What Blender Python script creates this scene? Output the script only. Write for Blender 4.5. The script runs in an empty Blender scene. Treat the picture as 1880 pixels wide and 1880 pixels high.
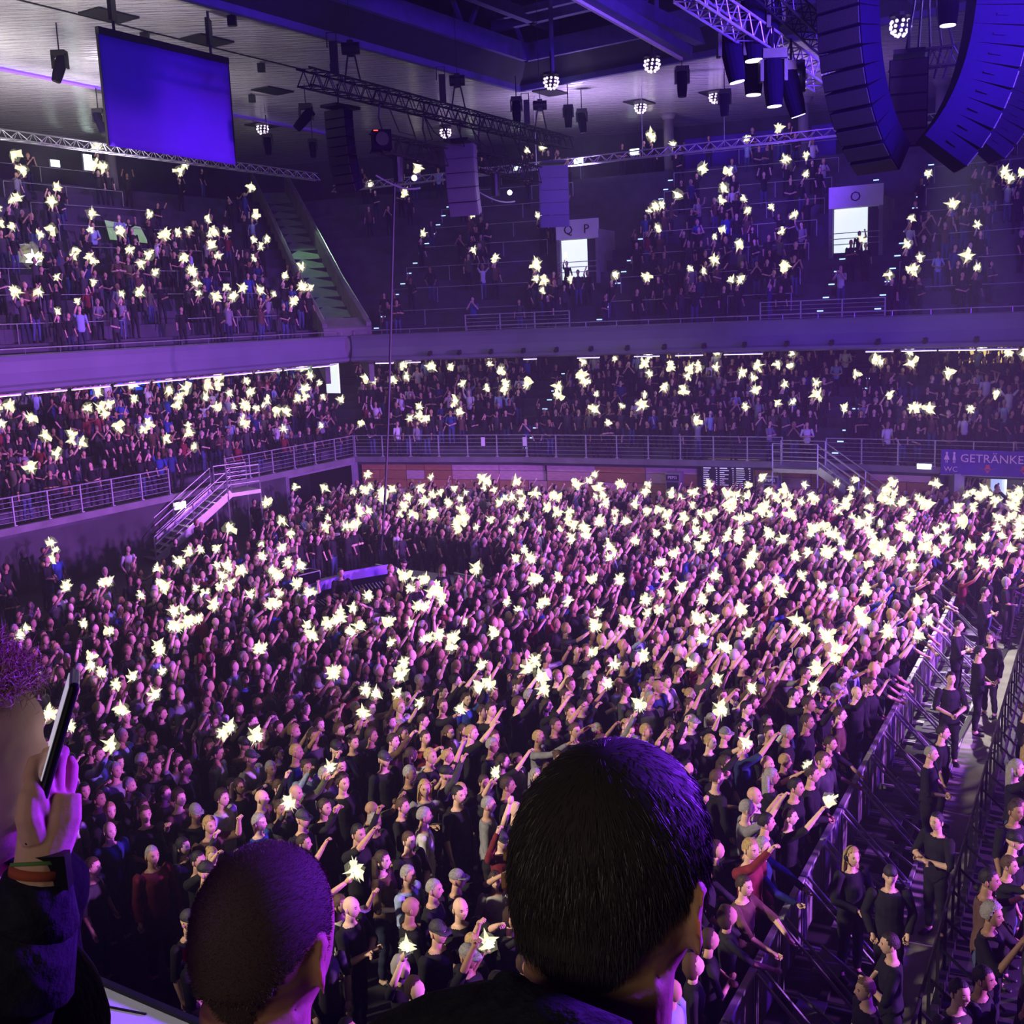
import bpy, bmesh, math, random
import numpy as np
from mathutils import Vector, Matrix
random.seed(7); RNG = np.random.default_rng(11)
C = bpy.context.scene.collection
SC = bpy.context.scene
# ------------------------------------------------------------------ camera, world, light, exposure
F = 2050.0; PITCH = math.radians(10); ROLL = math.radians(2.4); H = 9.2
_cp, _sp = math.cos(PITCH), math.sin(PITCH)
FW = np.array([0, _cp, -_sp]); _u0 = np.array([0, _sp, _cp]); _r0 = np.array([1.0, 0, 0])
UP = _u0*math.cos(ROLL) + _r0*math.sin(ROLL); RT = _r0*math.cos(ROLL) - _u0*math.sin(ROLL)
cam = bpy.data.cameras.new('camera'); cam.sensor_width = 36; cam.lens = 36*F/1880.0; cam.clip_start = 0.05; cam.clip_end = 400
camo = bpy.data.objects.new('camera', cam); C.objects.link(camo)
camo.matrix_world = Matrix(((RT[0], UP[0], -FW[0], 0), (RT[1], UP[1], -FW[1], 0), (RT[2], UP[2], -FW[2], H), (0, 0, 0, 1)))
SC.camera = camo
w = bpy.data.worlds.new('world'); SC.world = w; w.use_nodes = True
w.node_tree.nodes['Background'].inputs[0].default_value = (0.16, 0.11, 0.42, 1)
w.node_tree.nodes['Background'].inputs[1].default_value = 0.10
SC.view_settings.view_transform = 'Standard'; SC.view_settings.look = 'None'; SC.view_settings.gamma = 1
SC.view_settings.use_curve_mapping = False; SC.view_settings.exposure = 0.03
SC.cycles.use_denoising = True; SC.cycles.adaptive_threshold = .02; SC.cycles.max_bounces = 3; SC.cycles.diffuse_bounces = 1; SC.cycles.glossy_bounces = 2
SC.cycles.transparent_max_bounces = 6; SC.cycles.sample_clamp_indirect = 3; SC.cycles.use_light_tree = True
SC.cycles.volume_bounces = 0; SC.cycles.caustics_reflective = False; SC.cycles.caustics_refractive = False

def area(name, loc, target, size, power, color, spread=180):
    l = bpy.data.lights.new(name, 'AREA'); l.shape = 'DISK'; l.size = size; l.energy = power; l.color = color; l.spread = math.radians(spread)
    o = bpy.data.objects.new(name, l); C.objects.link(o); o.location = loc
    o.rotation_euler = (Vector(target)-Vector(loc)).to_track_quat('-Z', 'Y').to_euler(); return o
def spot(name, loc, target, ang, power, color, r=0.3, blend=0.6):
    l = bpy.data.lights.new(name, 'SPOT'); l.energy = power; l.color = color; l.spot_size = math.radians(ang); l.spot_blend = blend; l.shadow_soft_size = r
    o = bpy.data.objects.new(name, l); C.objects.link(o); o.location = loc
    o.rotation_euler = (Vector(target)-Vector(loc)).to_track_quat('-Z', 'Y').to_euler(); return o
VIO = (0.20, 0.02, 1.0); MAG = (0.60, 0.17, 1.0); WARM = (1.0, 0.84, 0.62); BLUE = (0.10, 0.03, 1.0)
# stage wash comes from the stage, which lies beyond the frame on the side the crowd looks to
spot('stage_wash_violet', (34, 6, 9), (-2, 30, 2), 80, 60000, VIO, 1.2)
spot('stage_wash_pink_near', (32, 2, 8), (3, 20, 0), 42, 150000, MAG, .6, .5)
spot('stage_wash_pink_far', (36, 16, 8), (-4, 38, 0), 44, 140000, MAG, .6, .5)
spot('house_light_warm', (-17, 6, 13), (9, 21, 0), 34, 30000, WARM, 0.5)
spot('lane_light', (13.5, 34, 16), (10.9, 25.5, 0), 26, 26000, (1, .93, .85), .2)
spot('truss_warm', (3, 40, 18), (1, 44, 0), 90, 2500, (1.0, .9, .8), 0.6)
spot('ceiling_uplight_left', (-21, 43, 14.6), (-21.5, 45, 20), 150, 5000, (1.0, .95, .98), .6, 1)
spot('ceiling_uplight_left2', (-17, 50, 15), (-17.3, 52, 20), 150, 3200, (0.9, .80, 1.0), .6, 1)
spot('ceiling_uplight_left3', (-14, 36, 14), (-14, 38, 20), 150, 3200, (1.0, .93, .95), .6, 1)
spot('ceiling_uplight_far', (4, 58, 15), (4.3, 59, 20), 150, 4000, (0.62, .45, 1.0), .6, 1)
spot('ceiling_uplight_far2', (13, 54, 15.4), (13.3, 55, 20), 150, 2200, (0.5, .28, 1.0), .6, 1)
spot('roof_violet', (10, 18, 14), (4, 50, 25), 100, 26000, BLUE, 1.0)
spot('tier_wash', (10, 14, 16), (2, 56, 9), 75, 8000, (0.50, .25, 1.0), 1.0)
spot('tier_wash_left', (14, 26, 16), (-20, 52, 8), 80, 8000, (0.26, .16, 1.0), 1.0)
spot('back_wall_violet', (9, 46, 14), (15, 62, 18), 70, 4200, (.14, .02, 1), .5)
spot('balcony_violet', (3.2, 3.7, 9.4), (0.1, 1.0, 8.7), 60, 3600, VIO, 0.4)
spot('balcony_pink', (3.2, 4.0, 9.3), (-.6, 1.2, 8.6), 60, 110, MAG, 0.2)
spot('balcony_dim_warm', (-1.8, -2.2, 10.4), (0.6, 1.0, 8.6), 44, 120, WARM, 0.5)

spot('face_violet_added', (-.5, -1.2, 9.6), (-.74, 1.1, 8.72), 11, 260, VIO, .08)  # added unseen spot, tints the curly-haired person's face and hand violet
spot('ledge_fill_added', (-2.2, 1.8, 11.5), (-1.0, 1.62, 7.95), 20, 150, (.92, .86, 1), .1)  # added unseen spot that only brightens the white ledge
# ------------------------------------------------------------------ pixel -> place helpers (used to survey the hall)
def ray(x, y): return FW*F + RT*(x-940) + UP*(940-y)
def atz(x, y, z):
    d = ray(x, y); t = (z-H)/d[2]; return np.array([0, 0, H]) + d*t
def atY(x, y, Y):
    d = ray(x, y); return np.array([0, 0, H]) + d*(Y/d[1])
def atR(x, y, R):
    d = ray(x, y); return np.array([0, 0, H]) + d*(R/np.linalg.norm(d))
def proj(P):
    v = np.asarray(P, float)-np.array([0, 0, H]); k = v@FW
    return 940+F*(v@RT)/k, 940-F*(v@UP)/k, k

# ------------------------------------------------------------------ materials
def mat(name, col, rough=0.7, metal=0.0, noise=0.0, scale=6.0, bump=0.0, objcol=False, vcol=False, spec=0.3, stretch=None, emit=None, estr=0):
    m = bpy.data.materials.new(name); m.use_nodes = True; nt = m.node_tree; N = nt.nodes; L = nt.links
    b = N['Principled BSDF']; b.inputs['Base Color'].default_value = (*col, 1); b.inputs['Roughness'].default_value = rough
    b.inputs['Metallic'].default_value = metal; b.inputs['Specular IOR Level'].default_value = spec
    src = None
    if objcol: src = N.new('ShaderNodeObjectInfo').outputs['Color']
    if vcol:
        a = N.new('ShaderNodeVertexColor'); a.layer_name = 'Col'; src = a.outputs['Color']
    if src is not None: L.new(src, b.inputs['Base Color'])
    if noise > 0 or bump > 0:
        tc = N.new('ShaderNodeTexCoord'); mp = N.new('ShaderNodeMapping'); L.new(tc.outputs['Object'], mp.inputs[0])
        if stretch: mp.inputs['Scale'].default_value = stretch
        n = N.new('ShaderNodeTexNoise'); n.inputs['Scale'].default_value = scale; n.inputs['Detail'].default_value = 4; L.new(mp.outputs[0], n.inputs['Vector'])
        if noise > 0:
            mx = N.new('ShaderNodeMix'); mx.data_type = 'RGBA'; mx.blend_type = 'MULTIPLY'; mx.inputs[0].default_value = 1.0
            r = N.new('ShaderNodeMapRange'); r.inputs['From Min'].default_value = .3; r.inputs['From Max'].default_value = .7
            r.inputs['To Min'].default_value = 1-noise; r.inputs['To Max'].default_value = 1+noise*.4; L.new(n.outputs[0], r.inputs[0])
            if src is not None: L.new(src, mx.inputs[6])
            else: mx.inputs[6].default_value = (*col, 1)
            L.new(r.outputs[0], mx.inputs[7]); L.new(mx.outputs[2], b.inputs['Base Color'])
        if bump > 0:
            bp = N.new('ShaderNodeBump'); bp.inputs['Strength'].default_value = bump; bp.inputs['Distance'].default_value = 0.02
            L.new(n.outputs[0], bp.inputs['Height']); L.new(bp.outputs[0], b.inputs['Normal'])
    if emit: b.inputs['Emission Color'].default_value = (*emit, 1); b.inputs['Emission Strength'].default_value = estr
    return m
M = {}
def mm(k, *a, **kw): M[k] = mat(k, *a, **kw)
mm('floor', (.035, .032, .038), .6, noise=.4, scale=.8, bump=.2)
mm('floor_lane', (.30, .28, .26), .75, noise=.35, scale=1.5, bump=.2)
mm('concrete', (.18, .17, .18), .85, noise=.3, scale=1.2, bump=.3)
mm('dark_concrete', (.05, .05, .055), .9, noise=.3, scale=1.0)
mm('terrace', (.06, .058, .075), .9, noise=.3, scale=1.5)
mm('parapet', (.14, .135, .19), .45, noise=.12, scale=.7, bump=.1)
mm('black', (.012, .012, .013), .5, noise=.2, scale=8)
mm('black_metal', (.02, .02, .022), .4, .5, noise=.2, scale=8)
mm('cabinet', (.004, .0015, .013), .8, noise=.15, scale=10, bump=.1, spec=.03)
mm('cabinet_small', (.10, .095, .13), .4)
mm('joint_lit_violet', (.25, .10, .75), .5)  # violet light on the ceiling joint, put into its base colour
mm('grille', (.03, .029, .027), .6, .3, noise=.3, scale=60, bump=.4)
mm('steel', (.45, .45, .48), .35, .7, noise=.1, scale=5)
mm('galv', (.42, .42, .45), .5, .4, noise=.2, scale=8)
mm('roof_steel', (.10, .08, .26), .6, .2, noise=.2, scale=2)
mm('roof_dark', (.02, .02, .03), .9, noise=.3, scale=1)
mm('wood', (.40, .20, .09), .6, noise=.25, scale=3, stretch=(1, 1, 12), objcol=True)
mm('white_paint', (.62, .60, .60), .5, noise=.08, scale=3)
mm('ledge', (.70, .67, .68), .30, noise=.1, scale=6, bump=.05)
mm('frame_metal', (.28, .25, .30), .5, .3, noise=.15, scale=4)
mm('screen_fabric', (.09, .02, .42), .7, noise=.08, scale=1)
mm('skin', (.52, .33, .25), .55, objcol=True, noise=.1, scale=20, spec=.3)
mm('shirt', (.05, .05, .05), .85, objcol=True, noise=.35, scale=9, bump=.5, spec=.15)
mm('trousers', (.03, .03, .05), .9, objcol=True, noise=.3, scale=9, bump=.4, spec=.15)
mm('hair', (.03, .02, .015), .6, objcol=True, noise=.4, scale=60, bump=.5)
mm('crowd', (.1, .1, .1), .8, vcol=True, spec=.2)
mm('phone_body', (.01, .01, .012), .25)
mm('sticker', (.75, .72, .75), .6)
mm('banner', (.10, .03, .40), .6, noise=.15, scale=3)
mm('banner_text', (.85, .6, .85), .6)
mm('banner_red', (.65, .10, .22), .6)
mm('board', (.02, .02, .028), .4)
mm('bulb', (1, 1, 1), .5, emit=(1, .82, 1), estr=1.1)
mm('red_tally', (.1, 0, 0), .5, emit=(1, .05, .02), estr=4)
mm('flash', (1, 1, 1), .5, emit=(1.0, .95, .78), estr=16)
mm('flash_cool', (1, 1, 1), .5, emit=(.75, .88, 1.0), estr=12)
mm('exit_green', (.8, 1, .9), .5, emit=(.75, 1, .86), estr=3)
mm('step_led', (.6, .8, 1), .5, emit=(.35, .55, 1.0), estr=2)
mm('tube_light', (1, 1, 1), .5, emit=(1, .97, .86), estr=3.0)
mm('blue_screen', (.0, .1, .6), .4, emit=(.03, .10, 1.0), estr=.7)
mm('bar_glow', (1, .8, .3), .5, emit=(1.0, .72, .22), estr=.8)
mm('portal_light', (1, 1, 1), .5, emit=(.80, .95, .78), estr=.9)
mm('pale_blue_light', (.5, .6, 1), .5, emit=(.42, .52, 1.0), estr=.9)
mm('lens', (1, 1, 1), .2, emit=(1, .96, .95), estr=2.0)
mm('text_light', (.8, .8, .9), .5, emit=(.7, .66, .85), estr=.5)
mm('green_light_tint', (.30, .42, .30), .8, noise=.2, scale=2)  # green light on ramp floor and concourse wall, put into base colour
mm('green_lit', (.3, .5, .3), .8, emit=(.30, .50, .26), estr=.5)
mm('board_grey', (.22, .21, .25), .8, noise=.2, scale=3)

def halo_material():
    m = bpy.data.materials.new('torch_glow_shell'); m.use_nodes = True; N = m.node_tree.nodes; L = m.node_tree.links; N.remove(N['Principled BSDF'])
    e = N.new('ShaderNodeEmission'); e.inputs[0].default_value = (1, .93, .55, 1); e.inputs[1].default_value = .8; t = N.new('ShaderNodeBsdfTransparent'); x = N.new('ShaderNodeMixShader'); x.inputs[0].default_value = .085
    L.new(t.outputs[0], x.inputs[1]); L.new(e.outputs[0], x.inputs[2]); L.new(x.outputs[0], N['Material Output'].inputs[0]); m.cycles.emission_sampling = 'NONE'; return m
M['torch_glow_shell'] = halo_material()  # translucent emissive shell, a painted glow round each phone torch
M['torch_flare'] = halo_material(); M['torch_flare'].name = 'torch_flare'; _n = M['torch_flare'].node_tree.nodes; _n['Mix Shader'].inputs[0].default_value = .55; _n['Emission'].inputs[0].default_value = (1, .95, .66, 1); _n['Emission'].inputs[1].default_value = 1.3  # denser emissive shell that imitates lens flare
def ceiling_material():
    m = bpy.data.materials.new('ceiling_foil'); m.use_nodes = True; N = m.node_tree.nodes; L = m.node_tree.links; b = N['Principled BSDF']
    b.inputs['Base Color'].default_value = (.66, .63, .62, 1); b.inputs['Metallic'].default_value = .5; b.inputs['Roughness'].default_value = .20
    tc = N.new('ShaderNodeTexCoord'); mp = N.new('ShaderNodeMapping'); mp.inputs['Rotation'].default_value = (0, 0, math.radians(-31)); mp.inputs['Scale'].default_value = (.35, 3.0, 1)
    L.new(tc.outputs['Object'], mp.inputs[0]); n = N.new('ShaderNodeTexNoise'); n.inputs['Scale'].default_value = 1.6; n.inputs['Detail'].default_value = 5
    L.new(mp.outputs[0], n.inputs['Vector']); bp = N.new('ShaderNodeBump'); bp.inputs['Strength'].default_value = 1.0; bp.inputs['Distance'].default_value = .12
    L.new(n.outputs[0], bp.inputs['Height']); L.new(bp.outputs[0], b.inputs['Normal']); return m
M['ceiling_foil'] = ceiling_material()

# ------------------------------------------------------------------ mesh building
class MB:
    def __init__(s): s.v = []; s.f = []; s.mi = []
    def add(s, vs, fs, mi=0):
        o = len(s.v); s.v += [tuple(map(float, p)) for p in vs]; s.f += [tuple(i+o for i in f) for f in fs]; s.mi += [mi]*len(fs); return s
    def box(s, c, size, R=None, mi=0):
        c = np.array(c, float); h = np.array(size, float)/2; R = np.eye(3) if R is None else R
        vs = [c + R@(h*np.array((x, y, z))) for x in (-1, 1) for y in (-1, 1) for z in (-1, 1)]
        return s.add(vs, [(0, 1, 3, 2), (4, 6, 7, 5), (0, 4, 5, 1), (2, 3, 7, 6), (0, 2, 6, 4), (1, 5, 7, 3)], mi)
    def beam(s, p, q, w, h=None, mi=0, up=(0, 0, 1)):
        h = h or w; p = np.array(p, float); q = np.array(q, float); d = q-p; l = np.linalg.norm(d)
        if l < 1e-6: return s
        d /= l; u = np.array(up, float)
        if abs(u@d) > .98: u = np.array((1., 0, 0))
        a = np.cross(u, d); a /= np.linalg.norm(a); b = np.cross(d, a)
        return s.box((p+q)/2, (l, w, h), np.stack([d, a, b], 1), mi)
    def tube(s, pts, r, n=8, mi=0, caps=True, flat=None):
        P = [np.array(p, float) for p in pts]; k = len(P); rr = r if hasattr(r, '__len__') else [r]*k; rings = []
        ref = None
        for i in range(k):
            d = P[min(i+1, k-1)]-P[max(i-1, 0)]; d = d/(np.linalg.norm(d)+1e-9)
            if ref is None: ref = np.array((0, 0, 1.)) if abs(d[2]) < .9 else np.array((0, 1., 0))
            a = ref - d*(ref@d); a /= np.linalg.norm(a)+1e-9; b = np.cross(d, a); ref = a
            ri = rr[i] if hasattr(rr[i], '__len__') else (rr[i], rr[i])
            rings.append([P[i]+a*ri[0]*math.cos(t)+b*ri[1]*math.sin(t) for t in np.linspace(0, 2*math.pi, n, endpoint=False)])
        return s.loft(rings, mi, caps)
    def loft(s, rings, mi=0, caps=True, closed=True):
        n = len(rings[0]); vs = [p for r in rings for p in r]; fs = []
        for i in range(len(rings)-1):
            for j in range(n if closed else n-1):
                k = (j+1) % n; fs.append((i*n+j, i*n+k, (i+1)*n+k, (i+1)*n+j))
        if caps: fs.append(tuple(range(n-1, -1, -1))); fs.append(tuple((len(rings)-1)*n+j for j in range(n)))
        return s.add(vs, fs, mi)
    def ell(s, c, r, nu=10, nv=8, mi=0, R=None):
        c = np.array(c, float); R = np.eye(3) if R is None else R; r = np.array(r, float)
        vs = [c+R@(r*np.array((0, 0, 1)))]
        for i in range(1, nv):
            t = math.pi*i/nv
            for j in range(nu):
                p = 2*math.pi*j/nu; vs.append(c+R@(r*np.array((math.sin(t)*math.cos(p), math.sin(t)*math.sin(p), math.cos(t)))))
        vs.append(c+R@(r*np.array((0, 0, -1)))); fs = []
        for j in range(nu): fs.append((0, 1+j, 1+(j+1) % nu)); fs.append((len(vs)-1, 1+(nv-2)*nu+(j+1) % nu, 1+(nv-2)*nu+j))
        for i in range(nv-2):
            for j in range(nu): a = 1+i*nu; k = (j+1) % nu; fs.append((a+j, a+nu+j, a+nu+k, a+k))
        return s.add(vs, fs, mi)
    def prism(s, poly, z0, z1, mi=0):
        n = len(poly); vs = [(p[0], p[1], z0) for p in poly]+[(p[0], p[1], z1) for p in poly]
        return s.add(vs, [tuple(range(n-1, -1, -1)), tuple(range(n, 2*n))]+[(i, (i+1) % n, n+(i+1) % n, n+i) for i in range(n)], mi)
    def mesh(s, name, mats, smooth=False):
        me = bpy.data.meshes.new(name); me.from_pydata(s.v, [], s.f)
        for m in (mats if isinstance(mats, (list, tuple)) else [mats]): me.materials.append(M[m] if isinstance(m, str) else m)
        if len(set(s.mi)) > 1 or (s.mi and s.mi[0]): me.polygons.foreach_set('material_index', s.mi)
        if smooth: me.polygons.foreach_set('use_smooth', [True]*len(s.f))
        me.update(); return me
    def obj(s, name, mats, parent=None, smooth=False, **k): return link(name, s.mesh(name, mats, smooth), parent, **k)
def link(name, data, parent=None, loc=None, rot=None, scale=None, label=None, cat=None, group=None, kind=None, color=None):
    o = bpy.data.objects.new(name, data); C.objects.link(o)
    if parent is not None: o.parent = parent
    if loc is not None: o.location = tuple(map(float, loc))
    if rot is not None: o.rotation_euler = rot if hasattr(rot, '__len__') else (0, 0, rot)
    if scale is not None: o.scale = scale if hasattr(scale, '__len__') else (scale,)*3
    if label: o['label'] = label
    if cat: o['category'] = cat
    if group: o['group'] = group
    if kind: o['kind'] = kind
    if color is not None: o.color = (*color[:3], 1)
    return o
def empty(name, loc=(0, 0, 0), rot=0, label=None, cat=None, group=None, kind=None, parent=None):
    return link(name, None, parent, loc, rot, None, label, cat, group, kind)
def struct(name, mb, mats, **k): return mb.obj(name, mats, kind='structure', **k)
def copy_tree(o, parent=None, label=None, loc=None, rot=None):
    c = o.copy(); C.objects.link(c)
    if parent is not None: c.parent = parent
    if label: c['label'] = label
    if loc is not None: c.location = tuple(map(float, loc))
    if rot is not None: c.rotation_euler = rot
    for ch in list(o.children): copy_tree(ch, c)
    return c
ORD = ['first', 'second', 'third', 'fourth', 'fifth', 'sixth', 'seventh', 'eighth', 'ninth', 'tenth', 'eleventh', 'twelfth', 'thirteenth', 'fourteenth', 'fifteenth', 'sixteenth', 'seventeenth', 'eighteenth', 'nineteenth', 'twentieth'] 
ORD += ['twenty-'+x for x in ORD[:9]]+['thirtieth']+['thirty-'+x for x in ORD[:9]]+['fortieth']
def V3(a, z): return np.array((a[0], a[1], z))
def rotz(a): c, s = math.cos(a), math.sin(a); return np.array(((c, -s, 0), (s, c, 0), (0, 0, 1.)))
FONT_CACHE = {}
def text_mesh(name, body, size, origin, xdir, zdir, matname, parent=None, depth=.004, align='LEFT'):
    cu = bpy.data.curves.new(name, 'FONT'); cu.body = body; cu.size = size; cu.extrude = depth; cu.align_x = align; cu.resolution_u = 2
    t = bpy.data.objects.new(name, cu); C.objects.link(t); dg = bpy.context.evaluated_depsgraph_get()
    me = bpy.data.meshes.new_from_object(t.evaluated_get(dg)); bpy.data.objects.remove(t)
    x = Vector(xdir).normalized(); z = Vector(zdir).normalized(); y = x.cross(z) * -1
    me.materials.clear(); me.materials.append(M[matname])
    mtx = Matrix(((x[0], z[0], -y[0]*-1, 0), (x[1], z[1], -y[1]*-1, 0), (x[2], z[2], -y[2]*-1, 0), (0, 0, 0, 1)))
    me.transform(mtx); me.update()
    return link(name, me, parent, origin)
# ================================================================== THE HALL
# plan of the tier front: a straight side stand and a gently bowed far stand, in metres
U = np.array((.52, .854)); Wd = np.array((.854, -.52))            # along the side stand / towards the stage
A0 = np.array((-29.0, 20.9)); CORN = np.array((-7.84, 55.97))
LEFT = [A0, np.array((-18.1, 38.8)), CORN]
FAR = [CORN, np.array((.63, 53.04)), np.array((6.52, 50.24)), np.array((11.69, 47.64)), np.array((15.86, 45.13)), np.array((19.78, 42.5)), np.array((26.5, 37.6))]
PLAN = LEFT + FAR[1:]
def _seg_n(a, b): d = (b-a)/np.linalg.norm(b-a); return np.array((-d[1], d[0]))
def offset(poly, d):
    ns = [_seg_n(poly[i], poly[i+1]) for i in range(len(poly)-1)]; out = []
    for i, p in enumerate(poly):
        if i == 0: out.append(p+ns[0]*d)
        elif i == len(poly)-1: out.append(p+ns[-1]*d)
        else: a, b = ns[i-1], ns[i]; out.append(p+(a+b)/(1+a@b)*d)
    return out
# walk along the far wall: point, tangent, outward normal at distance s from the corner
def along(poly, s, off=0.0):
    q = poly
    for i in range(len(q)-1):
        l = np.linalg.norm(q[i+1]-q[i])
        if s <= l or i == len(q)-2:
            t = (q[i+1]-q[i])/l; n = np.array((-t[1], t[0])); return q[i]+t*s+n*off, t, n
        s -= l
def plen(poly): return sum(np.linalg.norm(poly[i+1]-poly[i]) for i in range(len(poly)-1))
def s_of_px(px, z, poly, off=0.0, z_at=None):                     # distance along the wall at which the photo column px falls
    best = None
    for s in np.linspace(0, plen(poly), 1200):
        p, t, n = along(poly, s, off); e = abs(proj(V3(p, z))[0]-px)
        if best is None or e < best[0]: best = (e, s)
    return best[1]
TZ = 2.4                                                          # lower tier deck
def ribbon(mb, a, za, b, zb, mi=0):                                # surface between two polylines
    n = len(a); vs = [V3(p, za) for p in a]+[V3(p, zb) for p in b]
    mb.add(vs, [(i, i+1, n+i+1, n+i) for i in range(n-1)], mi)
mb = MB(); mb.box((0, 35, -.1), (110, 110, .2)); struct('floor', mb, 'floor')
# --- lower tier terrace
def terrace(name, z0, start, depth, rise, rows, deck, backz):
    mb = MB(); o = 0.0; z = z0; ribbon(mb, offset(PLAN, start), z-.3, offset(PLAN, start), z)
    cur = start; nxt = start+deck; ribbon(mb, offset(PLAN, cur), z, offset(PLAN, nxt), z); cur = nxt
    for r in range(rows):
        ribbon(mb, offset(PLAN, cur), z, offset(PLAN, cur), z+rise); z += rise
        ribbon(mb, offset(PLAN, cur), z, offset(PLAN, cur+depth), z); cur += depth
    ribbon(mb, offset(PLAN, cur), z, offset(PLAN, cur), backz)
    return mb, cur, z
LR, LD, LN = .40, .86, 9
UR, UD, UN = .565, .90, 16
UZ = 7.75
mb, lcur, lz = terrace('t', TZ, 0.05, LD, LR, LN, 1.5, TZ+LR*LN); struct('terrace_lower', mb, 'terrace')
mb = MB(); ribbon(mb, offset(PLAN, lcur+2.0), lz-.1, offset(PLAN, lcur+2.0), 7.3); ribbon(mb, offset(PLAN, lcur), lz, offset(PLAN, lcur+2.1), lz)
struct('wall_lower_concourse', mb, 'concrete')
mb, ucur, uz = terrace('t', UZ, 0.45, UD, UR, UN, .6, UZ+UR*UN)
ribbon(mb, offset(PLAN, .45), 7.35, offset(PLAN, lcur+2.1), 7.35); struct('terrace_upper', mb, 'terrace')
BACK = 20.5
mb = MB(); ribbon(mb, offset(PLAN, ucur), uz, offset(PLAN, BACK), uz); struct('floor_top_gangway', mb, 'dark_concrete')
mb = MB(); ribbon(mb, offset(PLAN, BACK), uz-.1, offset(PLAN, BACK), 20.2); struct('wall_upper_back', mb, 'dark_concrete')
# --- walls under the lower tier
def wallstrip(poly, off, z0, z1, th=.25):
    mb = MB(); a = offset(poly, off); b = offset(poly, off+th); n = len(a)
    ribbon(mb, a, z0, a, z1); ribbon(mb, a, z1, b, z1); return mb
opL0 = np.linalg.norm(atz(531, 868, TZ)[:2]-A0); lenL = plen(LEFT)
p1 = along(LEFT, opL0)[0]
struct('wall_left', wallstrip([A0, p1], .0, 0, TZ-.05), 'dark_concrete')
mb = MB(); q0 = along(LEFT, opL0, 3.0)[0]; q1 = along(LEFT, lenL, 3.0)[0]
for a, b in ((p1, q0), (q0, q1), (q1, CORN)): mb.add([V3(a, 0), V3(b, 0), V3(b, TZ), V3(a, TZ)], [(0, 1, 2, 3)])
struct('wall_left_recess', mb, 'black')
fr = MB()                                                         # purple-lit steel portal of the recess
fr.beam(V3(p1, 0), V3(p1, TZ), .16, .16).beam(V3(CORN, 0), V3(CORN, TZ), .30, .30).beam(V3(p1, TZ-.15), V3(CORN, TZ-.15), .18, .24)
struct('door_frame_left', fr, 'frame_metal')
# far wall of planks, slid open over the bar
sBoard0, sBoard1 = s_of_px(1287, 1.5, FAR), s_of_px(1383, 1.5, FAR)
sEnd = s_of_px(1728, 1.2, FAR)
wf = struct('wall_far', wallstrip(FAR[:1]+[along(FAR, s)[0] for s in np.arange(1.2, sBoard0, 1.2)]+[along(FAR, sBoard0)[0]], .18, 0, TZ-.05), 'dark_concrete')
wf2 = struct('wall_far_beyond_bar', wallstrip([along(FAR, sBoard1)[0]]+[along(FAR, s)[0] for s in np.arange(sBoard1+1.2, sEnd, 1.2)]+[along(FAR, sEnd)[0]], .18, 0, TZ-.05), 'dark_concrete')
BROWN = [(.36, .17, .075), (.40, .19, .085), (.32, .15, .07), (.38, .20, .10)]; PALE = [(.52, .30, .30), (.50, .33, .36), (.55, .36, .38)]
plank_cache = {}
def plank_row(parent, s0, s1):
    rows = 5; hh = (TZ-.12)/rows; s = s0
    while s < s1-.2:
        L = min(2.45, s1-s)
        for r in range(rows):
            cuts = [0, L] if random.random() < .5 else [0, L*random.choice((.4, .6)), L]
            for c0, c1 in zip(cuts, cuts[1:]):
                p, t, n = along(FAR, s+(c0+c1)/2, .09-.012*random.random()); l = round(c1-c0-.03, 2)
                if l not in plank_cache:
                    b = MB(); b.box((0, 0, 0), (l, .05, hh-.022)); plank_cache[l] = b.mesh('plank', 'wood')
                col = random.choice(PALE if random.random() < .33 else BROWN)
                link('plank', plank_cache[l], parent, V3(p, hh*(r+.5)), math.atan2(t[1], t[0]), color=col)
        s += L
plank_row(wf, .35, sBoard0-.05); plank_row(wf2, sBoard1+.05, sEnd-.1)
# tier edge beams and their rails
def sections(poly, step):
    L = plen(poly); n = max(1, round(L/step)); return [L*i/n for i in range(n+1)]
mb = MB()
for poly in (LEFT, FAR):
    ss = sections(poly, 1.5)
    for a, b in zip(ss, ss[1:]):
        pa, _, n = along(poly, a+.001, -.06); pb = along(poly, b-.001, -.06)[0]
        mb.beam(V3(pa, TZ-.02), V3(pb, TZ-.02), .22, .26)
struct('trim_tier_edge', mb, 'concrete')
postm = MB(); postm.beam((0, 0, 0), (0, 0, 1.1), .05, .05).box((0, 0, 0), (.12, .14, .05)); postm = postm.mesh('post', 'galv')
def railing(poly, s0, s1, label, z=TZ, h=1.08, nr=6, step=1.5, off=-.02, skip=()):
    p, t, n = along(poly, s0, off); root = empty('railing', V3(p, z), 0, label, 'railing'); o = np.array(V3(p, z))
    k = max(1, round((s1-s0)/step)); ss = [s0+(s1-s0)*i/k for i in range(k+1)]
    for s in ss:
        q, t, n = along(poly, s, off); link('post', postm, root, V3(q, z+.12)-o, math.atan2(t[1], t[0]), (1, 1, (h-.02)/1.1))
    for r in range(nr):
        mb = MB(); pts = [V3(along(poly, s, off)[0], z+.12+h*(r+1)/nr-.04)-o for s in ss]
        mb.tube(pts, .024 if r == nr-1 else .011, 5); mb.obj('rail', 'galv', root)
    return root
sSt0, sSt1 = opL0-6.3, opL0-3.2
pst = atz(354, 915, TZ)[:2]; pst2 = atz(455, 893, TZ)[:2]
sA = (pst-A0)@U; sB = (pst2-A0)@U
sA = min(sA, lenL-4); sB = min(sB, lenL-2)
railing(LEFT, 10, sA, 'long grey tubular railing along the side stand up to the loose stairs')
railing(LEFT, sB, lenL, 'short grey tubular railing between side stairs and arena corner')
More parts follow.
